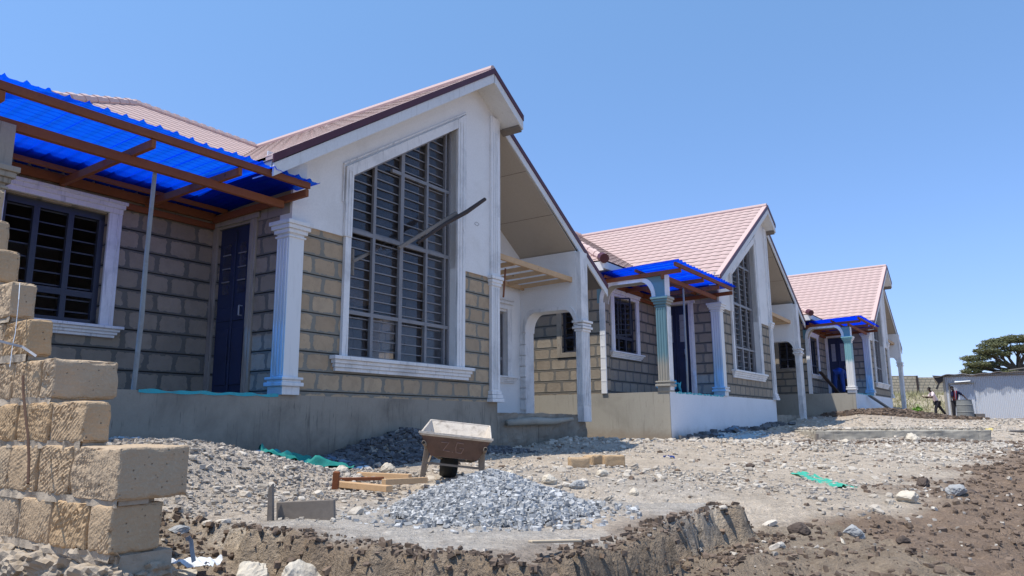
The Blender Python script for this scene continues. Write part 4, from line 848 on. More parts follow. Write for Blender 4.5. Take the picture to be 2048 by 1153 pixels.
crumple('green_strapping',3.45,8.4,.12,.75,M['net_l'],'bright green plastic strapping lying on the open gravel','strapping',.03,8,rz=-.05,lift=.0)
crumple('blue_wrapper',2.25,10.9,.08,.05,M['bluec'],'small blue wrapper on the gravel before the middle bungalow','wrapper',.02,9)
# ------------------------------------------------------------------ formwork board, stake, timbers
def plank(name,p,q,w,h_,mat,label,cat,up=(0,0,1),group=None):
    b=MB(); b.bar(p,q,w,h_,up); o=b.build(name,mat,bevel=.004); return tag(o,label,cat,group)
p0=Vector((-1.50,4.86,-.545)); q0=Vector((-1.12,4.80,-.525))
plank('formwork_board',p0,q0,.03,.13,M['wood_g'],'grey cement stained form board standing on edge on the platform','board')
b=MB(); b.add([(-.02,-.02,0),(.02,-.02,0),(.02,.02,0),(-.02,.02,0),(-.02,-.02,.27),(.005,-.02,.30),(.005,.02,.30),(-.02,.02,.27)],[(3,2,1,0),(4,5,6,7),(0,1,5,4),(1,2,6,5),(2,3,7,6),(3,0,4,7)]); o=b.build('wooden_stake',M['wood_g'],bevel=.003); o.location=(-1.52,4.80,-.66); tag(o,'short wooden stake at the left end of the form board','stake')
zt=-.50
plank('timber_offcut',(-1.72,6.75,zt),(-1.0,6.15,zt-.01),.07,.05,M['wood_l'],'lowest and longest new timber offcut by the wheelbarrow','timber')
plank('timber_offcut',(-1.50,7.35,zt+.02),(-.95,7.0,zt+.02),.05,.06,M['wood_l'],'rear new timber offcut lying parallel behind the longest one','timber')
plank('timber_offcut',(-1.1,6.45,zt+.02),(-.80,6.95,zt+.0),.05,.05,M['wood_l'],'right new timber offcut pointing at the barrow leg','timber')
plank('timber_offcut',(-1.75,6.6,zt+.03),(-1.15,6.75,zt+.03),.03,.03,M['wood_o'],'thin reddish offcut crossing the other timbers','timber')
plank('timber_stub',(-1.47,6.28,zt-.02),(-1.46,6.27,zt+.12),.05,.05,M['wood_o'],'brown upright timber stub in front of the offcuts','timber stub')
plank('light_plank',tuple(at(1060,1084,3.42)),tuple(at(1160,1082,3.62)),.03,.012,M['sand'],'pale flat plank along the front edge of the platform','plank')
for (u0,v0,u1,v1,mt,lb,w_) in [(1200,886,1000+205,905,'wood_g','',0)]: pass
def gline(u0,v0,u1,v1,z): 
    a=ray(u0,v0);c=ray(u1,v1); return a*(z/a.z),c*(z/c.z)
a_,c_=gline(1392,920,1452,921,-.60); plank('wooden_stick',a_,c_,.05,.04,M['wood_o'],'short brown stick on the open gravel','stick')
a_,c_=gline(1570,985+8,1650,996,-.70); plank('wooden_stick',a_,c_,.03,.02,M['wood_l'],'flat light batten near the border of the brown soil','batten')
# far slab, poles, boards
s0=Vector(at(1632,876,17.9)); s1=Vector(at(1985,884,17.4))
dl_=(s1-s0); dl_.z=0; L_=dl_.length; ang=math.atan2(dl_.y,dl_.x)
fs_=MB(); fs_.box(0,L_,0,3.2,-.9,-.21); o=fs_.build('concrete_slab',M['cement_lt'],bevel=.02); o.location=(s0.x,s0.y,0); o.rotation_euler=(0,0,ang); tag(o,'long low concrete slab before the farthest bungalow','slab')
m_=o.modifiers.new('s','SUBSURF'); m_.subdivision_type='SIMPLE'; m_.levels=m_.render_levels=5; dm=o.modifiers.new('d','DISPLACE'); dm.texture=bpy.data.textures['n']; dm.strength=.08; dm.mid_level=.5
Pn=[];
for i in range(900):
    t=random.uniform(0,L_); w_=random.uniform(.1,3.1); Pn.append((s0.x+math.cos(ang)*t-math.sin(ang)*w_,s0.y+math.sin(ang)*t+math.cos(ang)*w_,-.17))
stones('slab_rubble',np.array(Pn),RNG.uniform(.015,.055,len(Pn)),M['st_pale'],1,.6,label='white rubble spread over the long low slab',cat='rubble')
def pole(name,pts,r,mat,label,cat='pole'): b=MB(); b.tube(pts,r,7); return tag(b.build(name,mat,smooth=True),label,cat)
pole('long_pole',[at(1640,868,20),at(1760,866,20.2),at(1900,864,20.3),at(2060,863,20.4)],.035,M['wood_g'],'long thin pole lying behind the concrete slab')
pole('long_pole',[at(1670,858,22),at(1790,858,22.2),at(1900,857,22.3)],.03,M['wood_o'],'shorter reddish pole lying farther back than the long thin one')
plank('orange_board',at(1944,843,36),at(2075,845,35),.3,.22,M['orange'],'orange timber board on the ground before the iron shed','board')
plank('small_kerb_post',at(1634,880,17.6),at(1634,868,17.6),.06,.06,M['wood_g'],'small stub of wood at the left corner of the concrete slab','wood stub')
plank('leaning_plank',HW(2,-1.5,-.12,-.05),HW(2,2.9,-.75,-.98),.12,.05,M['wood_g'],'weathered plank leaning from the farthest porch down to the ground','plank')
plank('leaning_plank',at(1798,818,30.2),at(1828,852,29),.10,.05,M['wood_l'],'short pale plank at the foot of the farthest plinth','plank')
crumple('yellow_bag',11.6,18.4,.10,.08,flat('yellow_plastic',(.6,.5,.2)),'small yellowish bag on the slab beside the poles','bag',.05,4,lift=.2)
# dark soil hole under the middle plinth corner
# ------------------------------------------------------------------ scaffold sticks on the first house, props
def hp(*p): return HW(0,*p)
b=MB(); b.bar(hp(1.76,-.12,2.06),hp(2.85,-.27,2.80),.055,.05); tag(b.build('scaffold_stick',M['wood_g'],bevel=.006),'squared grey stick poking down out of the tall gable window','stick')
b=MB(); b.tube([hp(2.1,-.16,2.20),hp(2.6,-.28,2.58),hp(3.0,-.36,2.84),hp(3.34,-.45,3.11)],[.024,.03,.036,.03],7); tag(b.build('scaffold_pole',M['wood_d']),'dark bark covered pole crossing the tall gable window upwards','pole')
b=MB(); b.bar(hp(1.03,.02,1.76),hp(1.75,.30,2.1),.05,.045); tag(b.build('scaffold_stick',M['wood_g'],bevel=.005),'pale stick resting in the left side of the gable window','stick')
b=MB(); b.bar(hp(1.06,.03,1.58),hp(1.05,.03,1.93),.06,.03); tag(b.build('wood_offcut',M['wood_g'],bevel=.005),'short upright offcut nailed to the pale stick in the gable window','offcut')
b=MB()
for i in range(7): 
    a=(1.6+i*.13,.25+.05*i,2.05+.05*random.random()); c=(2.6+.2*random.random(),.35+.1*i,2.2+.35*random.random()); b.tube([hp(*a),hp((a[0]+c[0])/2,.4,(a[2]+c[2])/2+.05),hp(*c)],.014,5)
tag(b.build('twig_bundle',M['wood_d']),'bundle of dark twigs inside the gable window behind the pole','twigs')
plank('red_stick',hp(4.28,-.14,1.72),hp(4.62,.05,2.28),.03,.025,M['wood_o'],'thin reddish stick nailed beside the right pilaster of the near bungalow','stick')
for i,lb in enumerate(['cement spattered prop pole standing on the porch of the near bungalow','grey prop pole under the blue canopy of the middle bungalow']):
    x0=-1.66 if i==0 else -1.93
    b=MB(); pts=[HW(i,x0-.03,.10,.0),HW(i,x0-.01,.10,.7),HW(i,x0-.015,.1,1.3),HW(i,x0,.10,2.24)]; b.tube(pts,[.024,.026,.023,.022],8); tag(b.build('prop_pole',M['pole']),lb,'prop pole')
crumple('blue_cloth',HW(1,-2.5,.3,0).x,HW(1,-2.5,.3,0).y,.25,.15,flat('cyan_cloth',(.05,.35,.5)),'blue and cyan rags dumped on the middle porch','rags',.12,6,z=HW(1,0,0,.12).z)
b=MB(); b.box(-.35,.35,-.02,.02,0,.35); o=b.build('pale_board',M['wood_g']); o.location=HW(2,-.9,.5,0); o.rotation_euler=(0,0,TH); tag(o,'small pale board standing on the farthest porch','board')
b=MB(); b.bar(HW(2,-3.0,1.1,.75),HW(2,-2.3,.7,.02),.15,.04); tag(b.build('dark_plank',M['wood_d']),'dark plank leaning inside the farthest porch arch','plank')
b=MB(); b.tube([HW(0,xx,yy,zz) for xx,yy,zz in((4.5,-.06,-.33),(5.2,-.10,-.30),(5.9,-.08,-.31),(6.6,-.1,-.26))],[.05,.07,.06,.03],8); tag(b.build('cement_sack',M['cement_lt'],smooth=True),'flattened cement sack on the rough step of the side porch','sack')
# ------------------------------------------------------------------ wheelbarrow
wb=empty('wheelbarrow',(-.60,7.42,-.56),R(2),1,'cement crusted wheelbarrow parked behind the crushed stone heap, seen from its handles','wheelbarrow'); wb.rotation_euler=(0,R(6.5),R(2))
nr=[(-.335,-.30,.44),(.335,-.30,.44)]; fr_=[(-.31,.46,.57),(.31,.46,.57)]; nb_=[(-.225,-.20,.245),(.225,-.20,.245)]; fb=[(-.18,.22,.22),(.18,.22,.22)]
def sheet(polys,th=.006):
    b=MB()
    for p in polys:
        P=[Vector(q) for q in p]; n=(P[1]-P[0]).cross(P[2]-P[0]).normalized()*th; m_=len(P)
        b.add([q for q in P]+[q+n for q in P],[list(range(m_)),list(range(2*m_-1,m_-1,-1))]+[[i,(i+1)%m_,(i+1)%m_+m_,i+m_] for i in range(m_)])
    return b
tr_=sheet([(nb_[0],nb_[1],fb[1],fb[0]),(fb[0],fb[1],fr_[1],fr_[0]),(nb_[0],fb[0],fr_[0],nr[0]),(fb[1],nb_[1],nr[1],fr_[1])]).build('tray',M['barrow'],wb)
bp_=sheet([(nb_[0],nb_[1],nr[1],nr[0])]).build('back_panel',M['barrow_r'],wb)
b=MB(); b.tube([nr[0],nr[1],fr_[1],fr_[0],nr[0]],.013,8); b.bar((-.355,-.31,.455),(.355,-.31,.455),.03,.02); b.build('tray_rim',M['barrow'],wb)
# liner on near panel inner side (dusty)
sheet([((nb_[0][0],nb_[0][1]+.008,nb_[0][2]),(nr[0][0],nr[0][1]+.010,nr[0][2]),(nr[1][0],nr[1][1]+.010,nr[1][2]),(nb_[1][0],nb_[1][1]+.008,nb_[1][2]))],.002).build('tray_liner',M['barrow'],wb)
# chalk marks
def pp(a,c): # a in -.5...5 across, c 0..1 up the back panel
    l=Vector(nb_[0]).lerp(Vector(nr[0]),c); r_=Vector(nb_[1]).lerp(Vector(nr[1]),c); return l.lerp(r_,a+.5)+Vector((0,-.012,-.002))
def strokes(lst,nm): 
    b=MB()
    for s_ in lst: b.tube([pp(*q) for q in s_],.0045,5)
    return b.build(nm,M['chalk'],bp_)
strokes([[(-.22,.70),(-.10,.72),(-.21,.32),(-.09,.30)]],'letter_mark'); strokes([[(-.045,.28),(-.03,.29)]],'dot_mark')
strokes([[(.13,.74),(.03,.76),(.015,.5),(.03,.28),(.13,.27),(.15,.5),(.08,.5)]],'letter_mark')
b=MB(); 
for sx in(-1,1): b.tube([(sx*.29,-.40,.365),(sx*.285,-.22,.335),(sx*.20,.1,.235),(sx*.15,.45,.20),(sx*.07,.72,.19)],.019,10,caps=True)
hf=b.build('handle_frame',M['barrow_f'],wb,smooth=True)
b=MB(); 
for sx in(-1,1): b.tube([(sx*.29,-.405,.366),(sx*.29,-.4005,.3655)],.0145,10)
b.build('tube_opening',M['black'],hf)
for sx in(-1,1):
    b=MB(); b.bar((sx*.265,-.20,.36),(sx*.285,-.10,.0),.05,.03); b.bar((sx*.28,-.14,.02),(sx*.24,.14,.24),.02,.02); b.build('leg',M['barrow_f'],wb,bevel=.004)
b=MB(); b.bar((-.27,-.15,.17),(.27,-.15,.17),.02,.02); b.build('crossbar',M['barrow_f'],wb)
v,f=ICO[1]; b=MB(); n=28; vs=[]
for i in range(n):
    t=2*PI*i/n
    for (xo,rr_) in((-.055,.15),(-.06,.175),(-.03,.20),(.03,.20),(.06,.175),(.055,.15)): vs.append((xo*1.5-.07,.58+rr_*math.cos(t),.19+rr_*math.sin(t)))
b.add(vs,[(i*6+j,i*6+(j+1)%6,((i+1)%n)*6+(j+1)%6,((i+1)%n)*6+j) for i in range(n) for j in range(6)]); wh=b.build('wheel',M['tyre'],wb,smooth=False)
b=MB(); b.tube([(-.14,.58,.19),(.0,.58,.19)],.15,20); b.tube([(-.2,.58,.19),(.09,.58,.19)],.015,8); b.build('rim',M['barrow_f'],wh)
# ------------------------------------------------------------------ people
def skinmesh(name,nodes,edges,mat,parent,sub=2):
    """nodes: {key:(x,y,z,r)}"""
    ks=list(nodes); me=bpy.data.meshes.new(name); me.from_pydata([nodes[k][:3] for k in ks],[(ks.index(a),ks.index(b)) for a,b in edges],[]); o=link(bpy.data.objects.new(name,me),parent); me.materials.append(mat)
    sk=o.modifiers.new('skin','SKIN'); sk.use_smooth_shade=True
    for k,sv in zip(ks,me.skin_vertices[0].data): r=nodes[k][3]; sv.radius=(r,r) if not isinstance(r,tuple) else r; sv.use_root=False
    me.skin_vertices[0].data[0].use_root=True
    s=o.modifiers.new('sub','SUBSURF'); s.levels=s.render_levels=sub; return o
def person(loc,rz,J,label,shirt,trousers,scale=1,hairm=True):
    """J joints in local frame: x right, y forward(negative = towards viewer of the figure), z up"""
    p=empty('person',loc,rz,scale,label,'person')
    N={};E=[]
    def nd(k,r): N[k]=(*J[k],r)
    for k,r in(('pelvis',(.13,.10)),('waist',(.115,.085)),('chest',(.15,.10)),('neck',.05),('jaw',.065),('head',.092),('crown',.075)): nd(k,r)
    E+=[('pelvis','waist'),('waist','chest'),('chest','neck'),('neck','jaw'),('jaw','head'),('head','crown')]
    h_=Vector(J['head']); fdir=Vector(J.get('look',(0,-1,0))).normalized(); nz_=h_+fdir*.105+Vector((0,0,-.01)); N['nose']=(*nz_,.018); E.append(('head','nose'))
    for s in('L','R'):
        for k,r in(('sh',.055),('el',.040),('wr',.027),('pa',.030),('hip',.085),('kn',.055),('an',.036),('to',.035)): nd(k+s,r)
        E+=[('chest','sh'+s),('sh'+s,'el'+s),('el'+s,'wr'+s),('wr'+s,'pa'+s),('pelvis','hip'+s),('hip'+s,'kn'+s),('kn'+s,'an'+s),('an'+s,'to'+s)]
        pa=Vector(J['pa'+s]);d=(pa-Vector(J['wr'+s])).normalized(); sd=d.cross(Vector((0,0,1))); sd=(sd if sd.length>.1 else Vector((1,0,0))).normalized()
        for i,(o_,l) in enumerate(((-.034,.065),(-.012,.080),(.011,.075),(.033,.058))):
            a=pa+sd*o_+d*.03; m_=a+d*l*.55; e=m_+d*l*.4+Vector((0,0,-.02)); 
            for kk,q,r in((f'f{i}a',a,.010),(f'f{i}b',m_,.009),(f'f{i}c',e,.008)): N[kk+s]=(*q,r)
            E+=[('pa'+s,f'f{i}a'+s),(f'f{i}a'+s,f'f{i}b'+s),(f'f{i}b'+s,f'f{i}c'+s)]
        a=Vector(J['wr'+s])+sd*.035+d*.03; e=a+sd*.03+d*.04; N['t1'+s]=(*a,.012);N['t2'+s]=(*e,.010); E+=[('wr'+s,'t1'+s),('t1'+s,'t2'+s)]
    body=skinmesh('body',N,E,M['skin'],p)
    def sub(ks,add): return {k:(*J[k],r) for k,r in ks}
    S_={k:(*J[k],r) for k,r in(('pelvis',(.15,.12)),('waist',(.145,.115)),('chest',(.18,.13)),('neck',.065),('shL',.08),('shR',.08))}
    for s in('L','R'): q=Vector(J['sh'+s]).lerp(Vector(J['el'+s]),.8); S_['sl'+s]=(*q,.065)
    skinmesh('shirt',S_,[('pelvis','waist'),('waist','chest'),('chest','neck'),('chest','shL'),('chest','shR'),('shL','slL'),('shR','slR')],M[shirt],p)
    T_={k:(*J[k],r) for k,r in(('pelvis',(.15,.12)),('hipL',.105),('hipR',.105),('knL',.078),('knR',.078),('anL',.06),('anR',.06))}
    skinmesh('trousers',T_,[('pelvis','hipL'),('pelvis','hipR'),('hipL','knL'),('hipR','knR'),('knL','anL'),('knR','anR')],M[trousers],p)
    for s in('L','R'):
        b=MB(); a=Vector(J['an'+s]);t=Vector(J['to'+s]); b.tube([a+Vector((0,0,-.03)),(a+t)/2+Vector((0,0,-.02)),t],[.05,.05,.035],8); b.build('shoe',M['shoe'],p,smooth=True)
    v,f=ICO[3]; keep=[q for q in f if v[q].mean(0)[2]>-.15]; hh=mesh_np('hair',v*np.array([.088,.098,.085])+np.array(h_)+np.array([0,0,.035])-np.array(fdir)*.012,[list(map(int,q)) for q in keep],M['hair'],p,smooth=True)
    b=MB()
    for s in(-1,1):
        sd=fdir.cross(Vector((0,0,1))).normalized(); e=h_+fdir*.083+sd*s*.035+Vector((0,0,.01)); b.tube([e,e+fdir*.008],.011,8)
    b.build('eyes',M['paper'],p); b=MB(); sd=fdir.cross(Vector((0,0,1))).normalized(); c0=h_+fdir*.078+Vector((0,0,-.055)); b.tube([c0-sd*.025,c0+fdir*.006,c0+sd*.025],.007,6); b.build('mouth',M['barrow_r'],p)
    b=MB()
    for s in(-1,1): e=h_+sd*s*.085; b.tube([e+Vector((0,0,-.02)),e+sd*s*.01,e+Vector((0,0,.025))],.012,6)
    b.build('ears',M['skin'],p)
    return p
# man walking to the left
J=dict(pelvis=(0,0,.88),waist=(-.07,0,1.02),chest=(-.18,0,1.24),neck=(-.28,0,1.43),jaw=(-.33,0,1.50),head=(-.36,0,1.58),crown=(-.37,0,1.65),look=(-1,-.1,-.1),
 shL=(-.24,-.15,1.36),elL=(-.36,-.2,1.10),wrL=(-.58,-.16,1.14),paL=(-.66,-.14,1.16),shR=(-.22,.15,1.36),elR=(-.36,.2,1.1),wrR=(-.6,.16,1.17),paR=(-.68,.14,1.18),
 hipL=(-.02,-.09,.84),knL=(-.17,-.09,.48),anL=(-.17,-.09,.08),toL=(-.31,-.09,.035),hipR=(.02,.09,.84),knR=(.25,.09,.50),anR=(.48,.09,.16),toR=(.40,.09,.05))
gzz=gz(22.6,40)
person((22.75,40,gzz),0,J,'man in pale pink shirt and dark trousers striding left with arms held forward','pink','trs',.98)
b=MB(); b.tube([(22.0,39.8,gzz+1.17),(22.1,40.1,gzz+1.2),(22.25,40.25,gzz+1.18)],.05,7); tag(b.build('carried_stone',M['sand']),'tan lump carried in the hands of the man in the pink shirt','stone')
J=dict(pelvis=(.05,0,.90),waist=(.06,-.03,1.05),chest=(.04,-.09,1.28),neck=(-.06,-.13,1.46),jaw=(-.12,-.17,1.52),head=(-.15,-.18,1.60),crown=(-.17,-.17,1.67),look=(-.3,-1,-.3),
 shL=(-.14,-.1,1.36),elL=(-.16,-.15,1.08),wrL=(.02,-.32,.92),paL=(.08,-.36,.88),shR=(.22,-.1,1.38),elR=(.42,-.15,1.22),wrR=(.50,-.3,1.02),paR=(.54,-.34,.96),
 hipL=(-.04,0,.85),knL=(-.06,-.03,.46),anL=(-.06,0,.08),toL=(-.08,-.15,.035),hipR=(.14,0,.85),knR=(.15,-.03,.46),anR=(.15,0,.08),toR=(.17,-.15,.035))
gz2=gz(23.85,40.3)
person((23.85,40.3,gz2),0,J,'man in navy football shirt with red front leaning over the drum at the shed','jersey','trs',1.0)
d_=MB(); n=24; dm_=[]
prof=[(.0,.37),(.05,.40),(.35,.395),(.37,.41),(.40,.395),(.72,.375),(.75,.39),(.78,.37),(1.0,.345),(1.02,.36),(1.0,.32),(.9,.31)]
vs=[(r_*math.cos(2*PI*i/n),r_*math.sin(2*PI*i/n),z_*.97) for z_,r_ in prof for i in range(n)]
d_.add(vs,[(j*n+i,j*n+(i+1)%n,(j+1)*n+(i+1)%n,(j+1)*n+i) for j in range(len(prof)-1) for i in range(n)]+[tuple(range(len(vs)-n,len(vs)))])
o=d_.build('water_drum',M['drum']); gzd=gz(24.05,39.2); o.location=(23.72,39.2,gzd-.02); tag(o,'grey metal drum standing before the corrugated shed','drum')
b=MB(); b.box(-.2,.25,-.1,.12,0,.25); b.bar((-.3,0,.0),(.2,.1,.22),.05); o=b.build('tool_bundle',M['wood_g']); o.location=(24.3,39,gz(24.3,39)); tag(o,'small bundle of tools on the ground right of the drum','tools')
# bending man on the farthest porch
J=dict(pelvis=(0,0,.86),waist=(0,.16,.90),chest=(0,.40,.84),neck=(0,.58,.72),jaw=(0,.64,.66),head=(0,.70,.61),crown=(0,.76,.57),look=(0,.6,-1),
 shL=(-.17,.44,.80),elL=(-.2,.5,.5),wrL=(-.16,.58,.28),paL=(-.14,.6,.2),shR=(.17,.44,.80),elR=(.2,.5,.5),wrR=(.16,.58,.28),paR=(.14,.6,.2),
 hipL=(-.09,0,.82),knL=(-.13,-.03,.45),anL=(-.14,0,.08),toL=(-.15,.13,.035),hipR=(.09,0,.82),knR=(.13,-.03,.45),anR=(.14,0,.08),toR=(.15,.13,.035))
BP=HW(2,-1.72,.78,0); person(tuple(BP),R(-30),J,'man in blue overalls bending over on the farthest porch','bluec','bluec',1.05)
# ------------------------------------------------------------------ iron shed
sh=empty('iron_shed',(24.35,42,0),R(-31),1,'long grey corrugated iron shed with patchy silver paint at the right edge','shed')
def corr(name,x0,x1,z0,ztop,y,parent,mat,per=.085,amp=.012):
    xs=np.arange(x0,x1,per/4); zt_=np.array([ztop(x) for x in xs]); yy=y+amp*np.cos(2*PI*xs/per)
    V=np.concatenate([np.stack([xs,yy,np.full_like(xs,z0)],1),np.stack([xs,yy,zt_],1)]); n=len(xs); F=np.array([(i,i+1,n+i+1,n+i) for i in range(n-1)]); return mesh_np(name,V,F,mat,parent)
tp_=lambda x:2.50+.03*x+.02*math.sin(x*1.9)
corr('front_sheeting',0,9,-.1,tp_,0,sh,M['iron'])
b=MB(); b.box(0,.01,.02,4,-.1,2.5); b.box(8.9,9,.02,4,-.1,2.7); b.box(0,9,4,4.02,-.1,2.4); b.build('side_sheeting',M['iron_rust'],sh)
n=120; V=[]
for yy,zz in((-.28,.03),(-.26,.0),(4.2,-.2)):
    for i in range(n+1): x=-.45+i*9.6/n; V.append((x,yy+.03*math.sin(x*7),tp_(x)+zz+.035*math.sin(x*3.1)+.03*math.sin(x*7.7)*(yy<0)))
ix=np.arange(3*(n+1)).reshape(3,n+1); mesh_np('roof_sheet',V,np.stack([ix[:-1,:-1],ix[:-1,1:],ix[1:,1:],ix[1:,:-1]],-1).reshape(-1,4),M['iron_rust'],sh)
b=MB(); b.box(-.05,9,-.08,-.03,2.44,2.49); b.build('roof_beam',M['wood_g'],sh)
b=MB(); b.prism(FM,[(-.5,2.55),(.05,2.5),(.0,2.2),(-.18,2.05),(-.3,1.75),(-.4,1.8),(-.25,2.1)],-.2,-.17); b.build('torn_flap',M['dark'],sh)
b=MB(); b.box(-.02,.10,-.03,.03,0,2.35); b.box(.26,.32,-.05,-.015,.05,2.08); b.box(.26,1.50,-.05,-.015,2.02,2.10); b.build('door_frame',M['cement_lt'],sh)
dd=corr('door',.33,1.42,.08,lambda x:2.0,-.035,sh,M['iron']); b=MB(); b.box(.33,.36,-.06,-.045,.5,.9); b.build('hinge',M['dark'],dd)
b=MB(); b.box(.28,.325,-.056,-.04,.1,2.0); b.build('door_gap',M['dark'],sh)
b=MB(); b.add([(.55,-.35,2.12),(1.3,-.35,2.16),(1.35,-.03,2.24),(.6,-.03,2.26)],[(0,1,2,3)]); b.build('door_canopy',M['paper'],sh)
for i,(x,y,r_) in enumerate([(3.2,.5,.2),(3.9,.6,.0),(4.4,.4,-.2)]):
    b=MB(); b.bar((x,y,2.75),(x+1.1,y+.2,2.72+.25*r_+.12),.05,.05); tag(b.build('roof_stick',M['wood_g'],loc=(24.35,42,0),rot=(0,0,R(-31))),['leftmost','middle','rightmost'][i]+' of three sticks lying on the shed roof','stick')
# ------------------------------------------------------------------ boundary wall
bw=empty('boundary_wall',(8,60.5,0),0,1,'rough block boundary wall on the rise behind the workers','wall')
b=MB(); b.box(0,24.9,0,.25,.8,3.66); b.build('wall_panel',M['fence'],bw)
b=MB(); b.box(25.05,50,.0,.25,.8,3.52); b.build('wall_panel',M['fence'],bw)
b=MB(); b.box(24.9,25.05,-.05,.3,.8,3.66); b.build('dark_pier',M['wood_d'],bw)
b=MB(); b.tube([(3.70+.055*math.cos(t)+.012*math.sin(3*t),-.023,2.86+.028*math.sin(t)) for t in np.linspace(0,2*PI,17)],.0022,4); b.build('pencil_mark',M['trs'],houses[0])
# ------------------------------------------------------------------ vegetation
def leaves(name,cents,rad,n,size,mat,parent,flatn=.3,seed=0):
    r=np.random.default_rng(seed); V=[];k=r.choice(len(cents),n,p=np.array([q[0]*q[1] for q in rad])/sum(q[0]*q[1] for q in rad))
    c=np.array(cents)[k]; rd=np.array(rad)[k]
    u=r.normal(0,1,(n,3)); u/=np.linalg.norm(u,axis=1)[:,None]; u*= (r.uniform(.25,1,n)**.4)[:,None]
    P=c+u*np.stack([rd[:,0],rd[:,0],rd[:,1]],1); P+=r.normal(0,.05,P.shape)
    a=r.normal(0,1,(n,3)); a[:,2]*=flatn; a/=np.linalg.norm(a,axis=1)[:,None]; b_=np.cross(a,r.normal(0,1,(n,3))); b_/=np.linalg.norm(b_,axis=1)[:,None]
    s=size*r.uniform(.5,1.3,n)[:,None]
    V=np.stack([P-a*s-b_*s*.5,P+a*s-b_*s*.5,P+a*s+b_*s*.5,P-a*s+b_*s*.5],1).reshape(-1,3)
    return mesh_np(name,V,np.arange(4*n).reshape(n,4),mat,parent)
def tree(name,x,y,z,pads,trunkpts,label,cat,n,size,mat):
    t=empty(name,(x,y,z),0,1,label,cat); b=MB(); top=Vector(trunkpts[-1]); b.tube(trunkpts,[.45-.2*i/len(trunkpts) for i in range(len(trunkpts))],9)
    for (c,r_) in pads:
        m_=(top+Vector(c))/2+Vector((0,0,-.3)); b.tube([top,m_,Vector(c)+Vector((0,0,-r_[1]*.3))],[.2,.12,.04],6)
        for k in range(3): a=random.uniform(0,2*PI); b.tube([m_,Vector(c)+Vector((math.cos(a)*r_[0]*.6,math.sin(a)*r_[0]*.6,0))],[.07,.02],5)
    b.build('trunk',M['bark'],t); leaves('crown',[p[0] for p in pads],[p[1] for p in pads],n,size,mat,t,seed=3); return t
pads=[((-4.0,0,3.15),(1.0,.40)),((-3.7,-.5,3.9),(1.3,.35)),((-3.2,.3,4.6),(1.5,.40)),((-2.4,-.4,5.35),(1.3,.35)),((-1.2,0,5.0),(1.6,.40)),((-1.6,-.3,5.95),(1.5,.35)),((-.2,.3,6.45),(1.8,.40)),((1.4,0,6.75),(1.8,.40)),((2.8,.2,6.6),(1.6,.4)),
 ((-2.6,.5,3.6),(1.4,.4)),((-1.0,.6,4.0),(1.3,.35)),((-2.9,-.6,2.6),(1.5,.4)),((-.8,-.8,2.9),(1.3,.4)),((1.2,-.4,5.6),(1.7,.4)),((3.2,0,5.5),(1.7,.45)),((4.2,.3,6.2),(1.5,.4)),((4.6,0,4.6),(1.4,.5)),((3.3,-.5,3.6),(1.2,.6)),((4.8,0,3.2),(1.5,.7)),((.6,.5,2.6),(1.6,.45)),((2.5,.4,2.6),(1.4,.5)),((5.8,0,5.4),(1.6,.6))]
tree('acacia_tree',50.2,75,1.9,[((x*.93,y,z*.93+.1),(r1*.95,r2*.75)) for (x,y,z),(r1,r2) in pads],[(1.2,0,-.5),(1.3,0,1.2),(.9,0,2.4),(1.0,0,3.0)],'broad flat topped acacia tree rising behind the iron shed','tree',34000,.075,M['leaf'])
tree('leafy_bush',54.6,74,2.0,[((0,0,2.6),(1.6,.7)),((1.2,0,2.9),(1.3,.6)),((-1,0,2.4),(.9,.4))],[(0,0,-.5),(0,0,1.8)],'bright green bush at the right edge beyond the shed','bush',4000,.12,M['leaf2'])
# grass on the rise
n=17000; X=RNG.uniform(20,42,n);Y=RNG.uniform(43,60,n); kk=(fbm(X*.35,Y*.35,51,4)>-.25)&~((X>24)&(Y<46.5)); X,Y=X[kk],Y[kk]; Z=ground_z(X,Y,False); hh=RNG.uniform(.08,.38,len(X))*(.6+.6*np.clip(fbm(X*.5,Y*.5,52,3)+.5,0,1.5)); a=RNG.uniform(0,2*PI,len(X)); w=.035
V=np.stack([np.stack([X-w*np.cos(a),Y-w*np.sin(a),Z-.02],1),np.stack([X+w*np.cos(a),Y+w*np.sin(a),Z-.02],1),np.stack([X+RNG.normal(0,.1,len(X)),Y+RNG.normal(0,.1,len(X)),Z+hh],1)],1).reshape(-1,3)
tag(mesh_np('dry_grass',V,np.arange(len(V)).reshape(-1,3),M['grass']),'dry grass on the slope before the boundary wall','grass',kind='stuff')
b_t=empty('weed_tuft',(22.9,42.5,gz(22.9,42.5)),0,1,'bright green weed tuft behind the walking man','weed'); leaves('foliage',[(0,0,.3),(.2,0,.5),(-.2,0,.25)],[(.25,.3),(.15,.25),(.2,.2)],500,.05,M['leaf2'],b_t,seed=8)
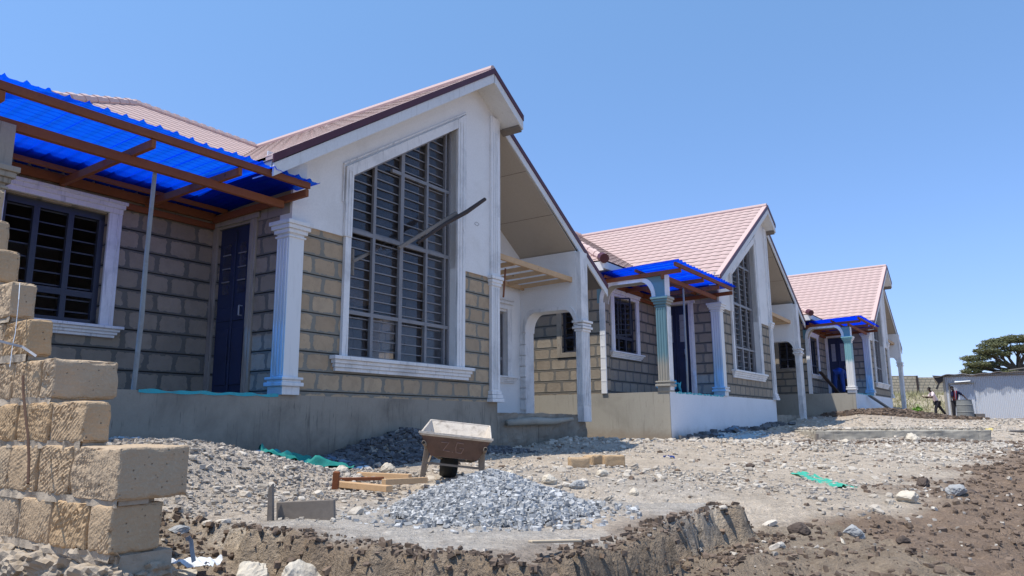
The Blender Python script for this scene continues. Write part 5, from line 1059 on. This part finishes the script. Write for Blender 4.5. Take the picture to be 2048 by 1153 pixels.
# ------------------------------------------------------------------ light
EL=R(69); sd=Vector((-.9,-.43,0)).normalized(); S=Vector((sd.x*math.cos(EL),sd.y*math.cos(EL),math.sin(EL)))
L=bpy.data.lights.new('sun','SUN'); L.energy=5; L.angle=R(.5); L.color=(1,.95,.87); lo=link(bpy.data.objects.new('sun',L)); lo.rotation_euler=S.to_track_quat('Z','Y').to_euler()
w=bpy.data.worlds.new('World'); bpy.context.scene.world=w; w.use_nodes=True; nt=w.node_tree; bg=nt.nodes['Background']
sk=nt.nodes.new('ShaderNodeTexSky'); sk.sky_type='NISHITA'; sk.sun_disc=False; sk.sun_elevation=EL; sk.sun_rotation=math.atan2(sd.x,sd.y); sk.altitude=1600; sk.air_density=1.0; sk.dust_density=.25; sk.ozone_density=1.8
mxn=nt.nodes.new('ShaderNodeMix'); mxn.data_type='RGBA'; mxn.blend_type='MULTIPLY'; mxn.inputs[0].default_value=1; nt.links.new(sk.outputs[0],mxn.inputs[6]); mxn.inputs[7].default_value=(1.56,1.84,1.90,1); tcw=nt.nodes.new('ShaderNodeTexCoord'); sp=nt.nodes.new('ShaderNodeSeparateXYZ'); nt.links.new(tcw.outputs['Generated'],sp.inputs[0]); rp=nt.nodes.new('ShaderNodeValToRGB'); nt.links.new(sp.outputs[2],rp.inputs[0])
rp.color_ramp.elements[0].position=0; rp.color_ramp.elements[0].color=(.50,.425,.59,1); rp.color_ramp.elements[1].position=.55; rp.color_ramp.elements[1].color=(1,1,1,1); e_=rp.color_ramp.elements.new(.2); e_.color=(.73,.685,.80,1)
mxo=nt.nodes.new('ShaderNodeMix'); mxo.data_type='RGBA'; mxo.blend_type='MULTIPLY'; mxo.inputs[0].default_value=1; nt.links.new(mxn.outputs[2],mxo.inputs[6]); nt.links.new(rp.outputs[0],mxo.inputs[7]); nt.links.new(mxo.outputs[2],bg.inputs[0]); bg.inputs[1].default_value=.14
sc=bpy.context.scene; sc.view_settings.view_transform='Standard'; sc.view_settings.look='None'; sc.view_settings.exposure=0; sc.view_settings.gamma=1
sc.cycles.max_bounces=6; sc.cycles.transparent_max_bounces=12; sc.cycles.use_denoising=True
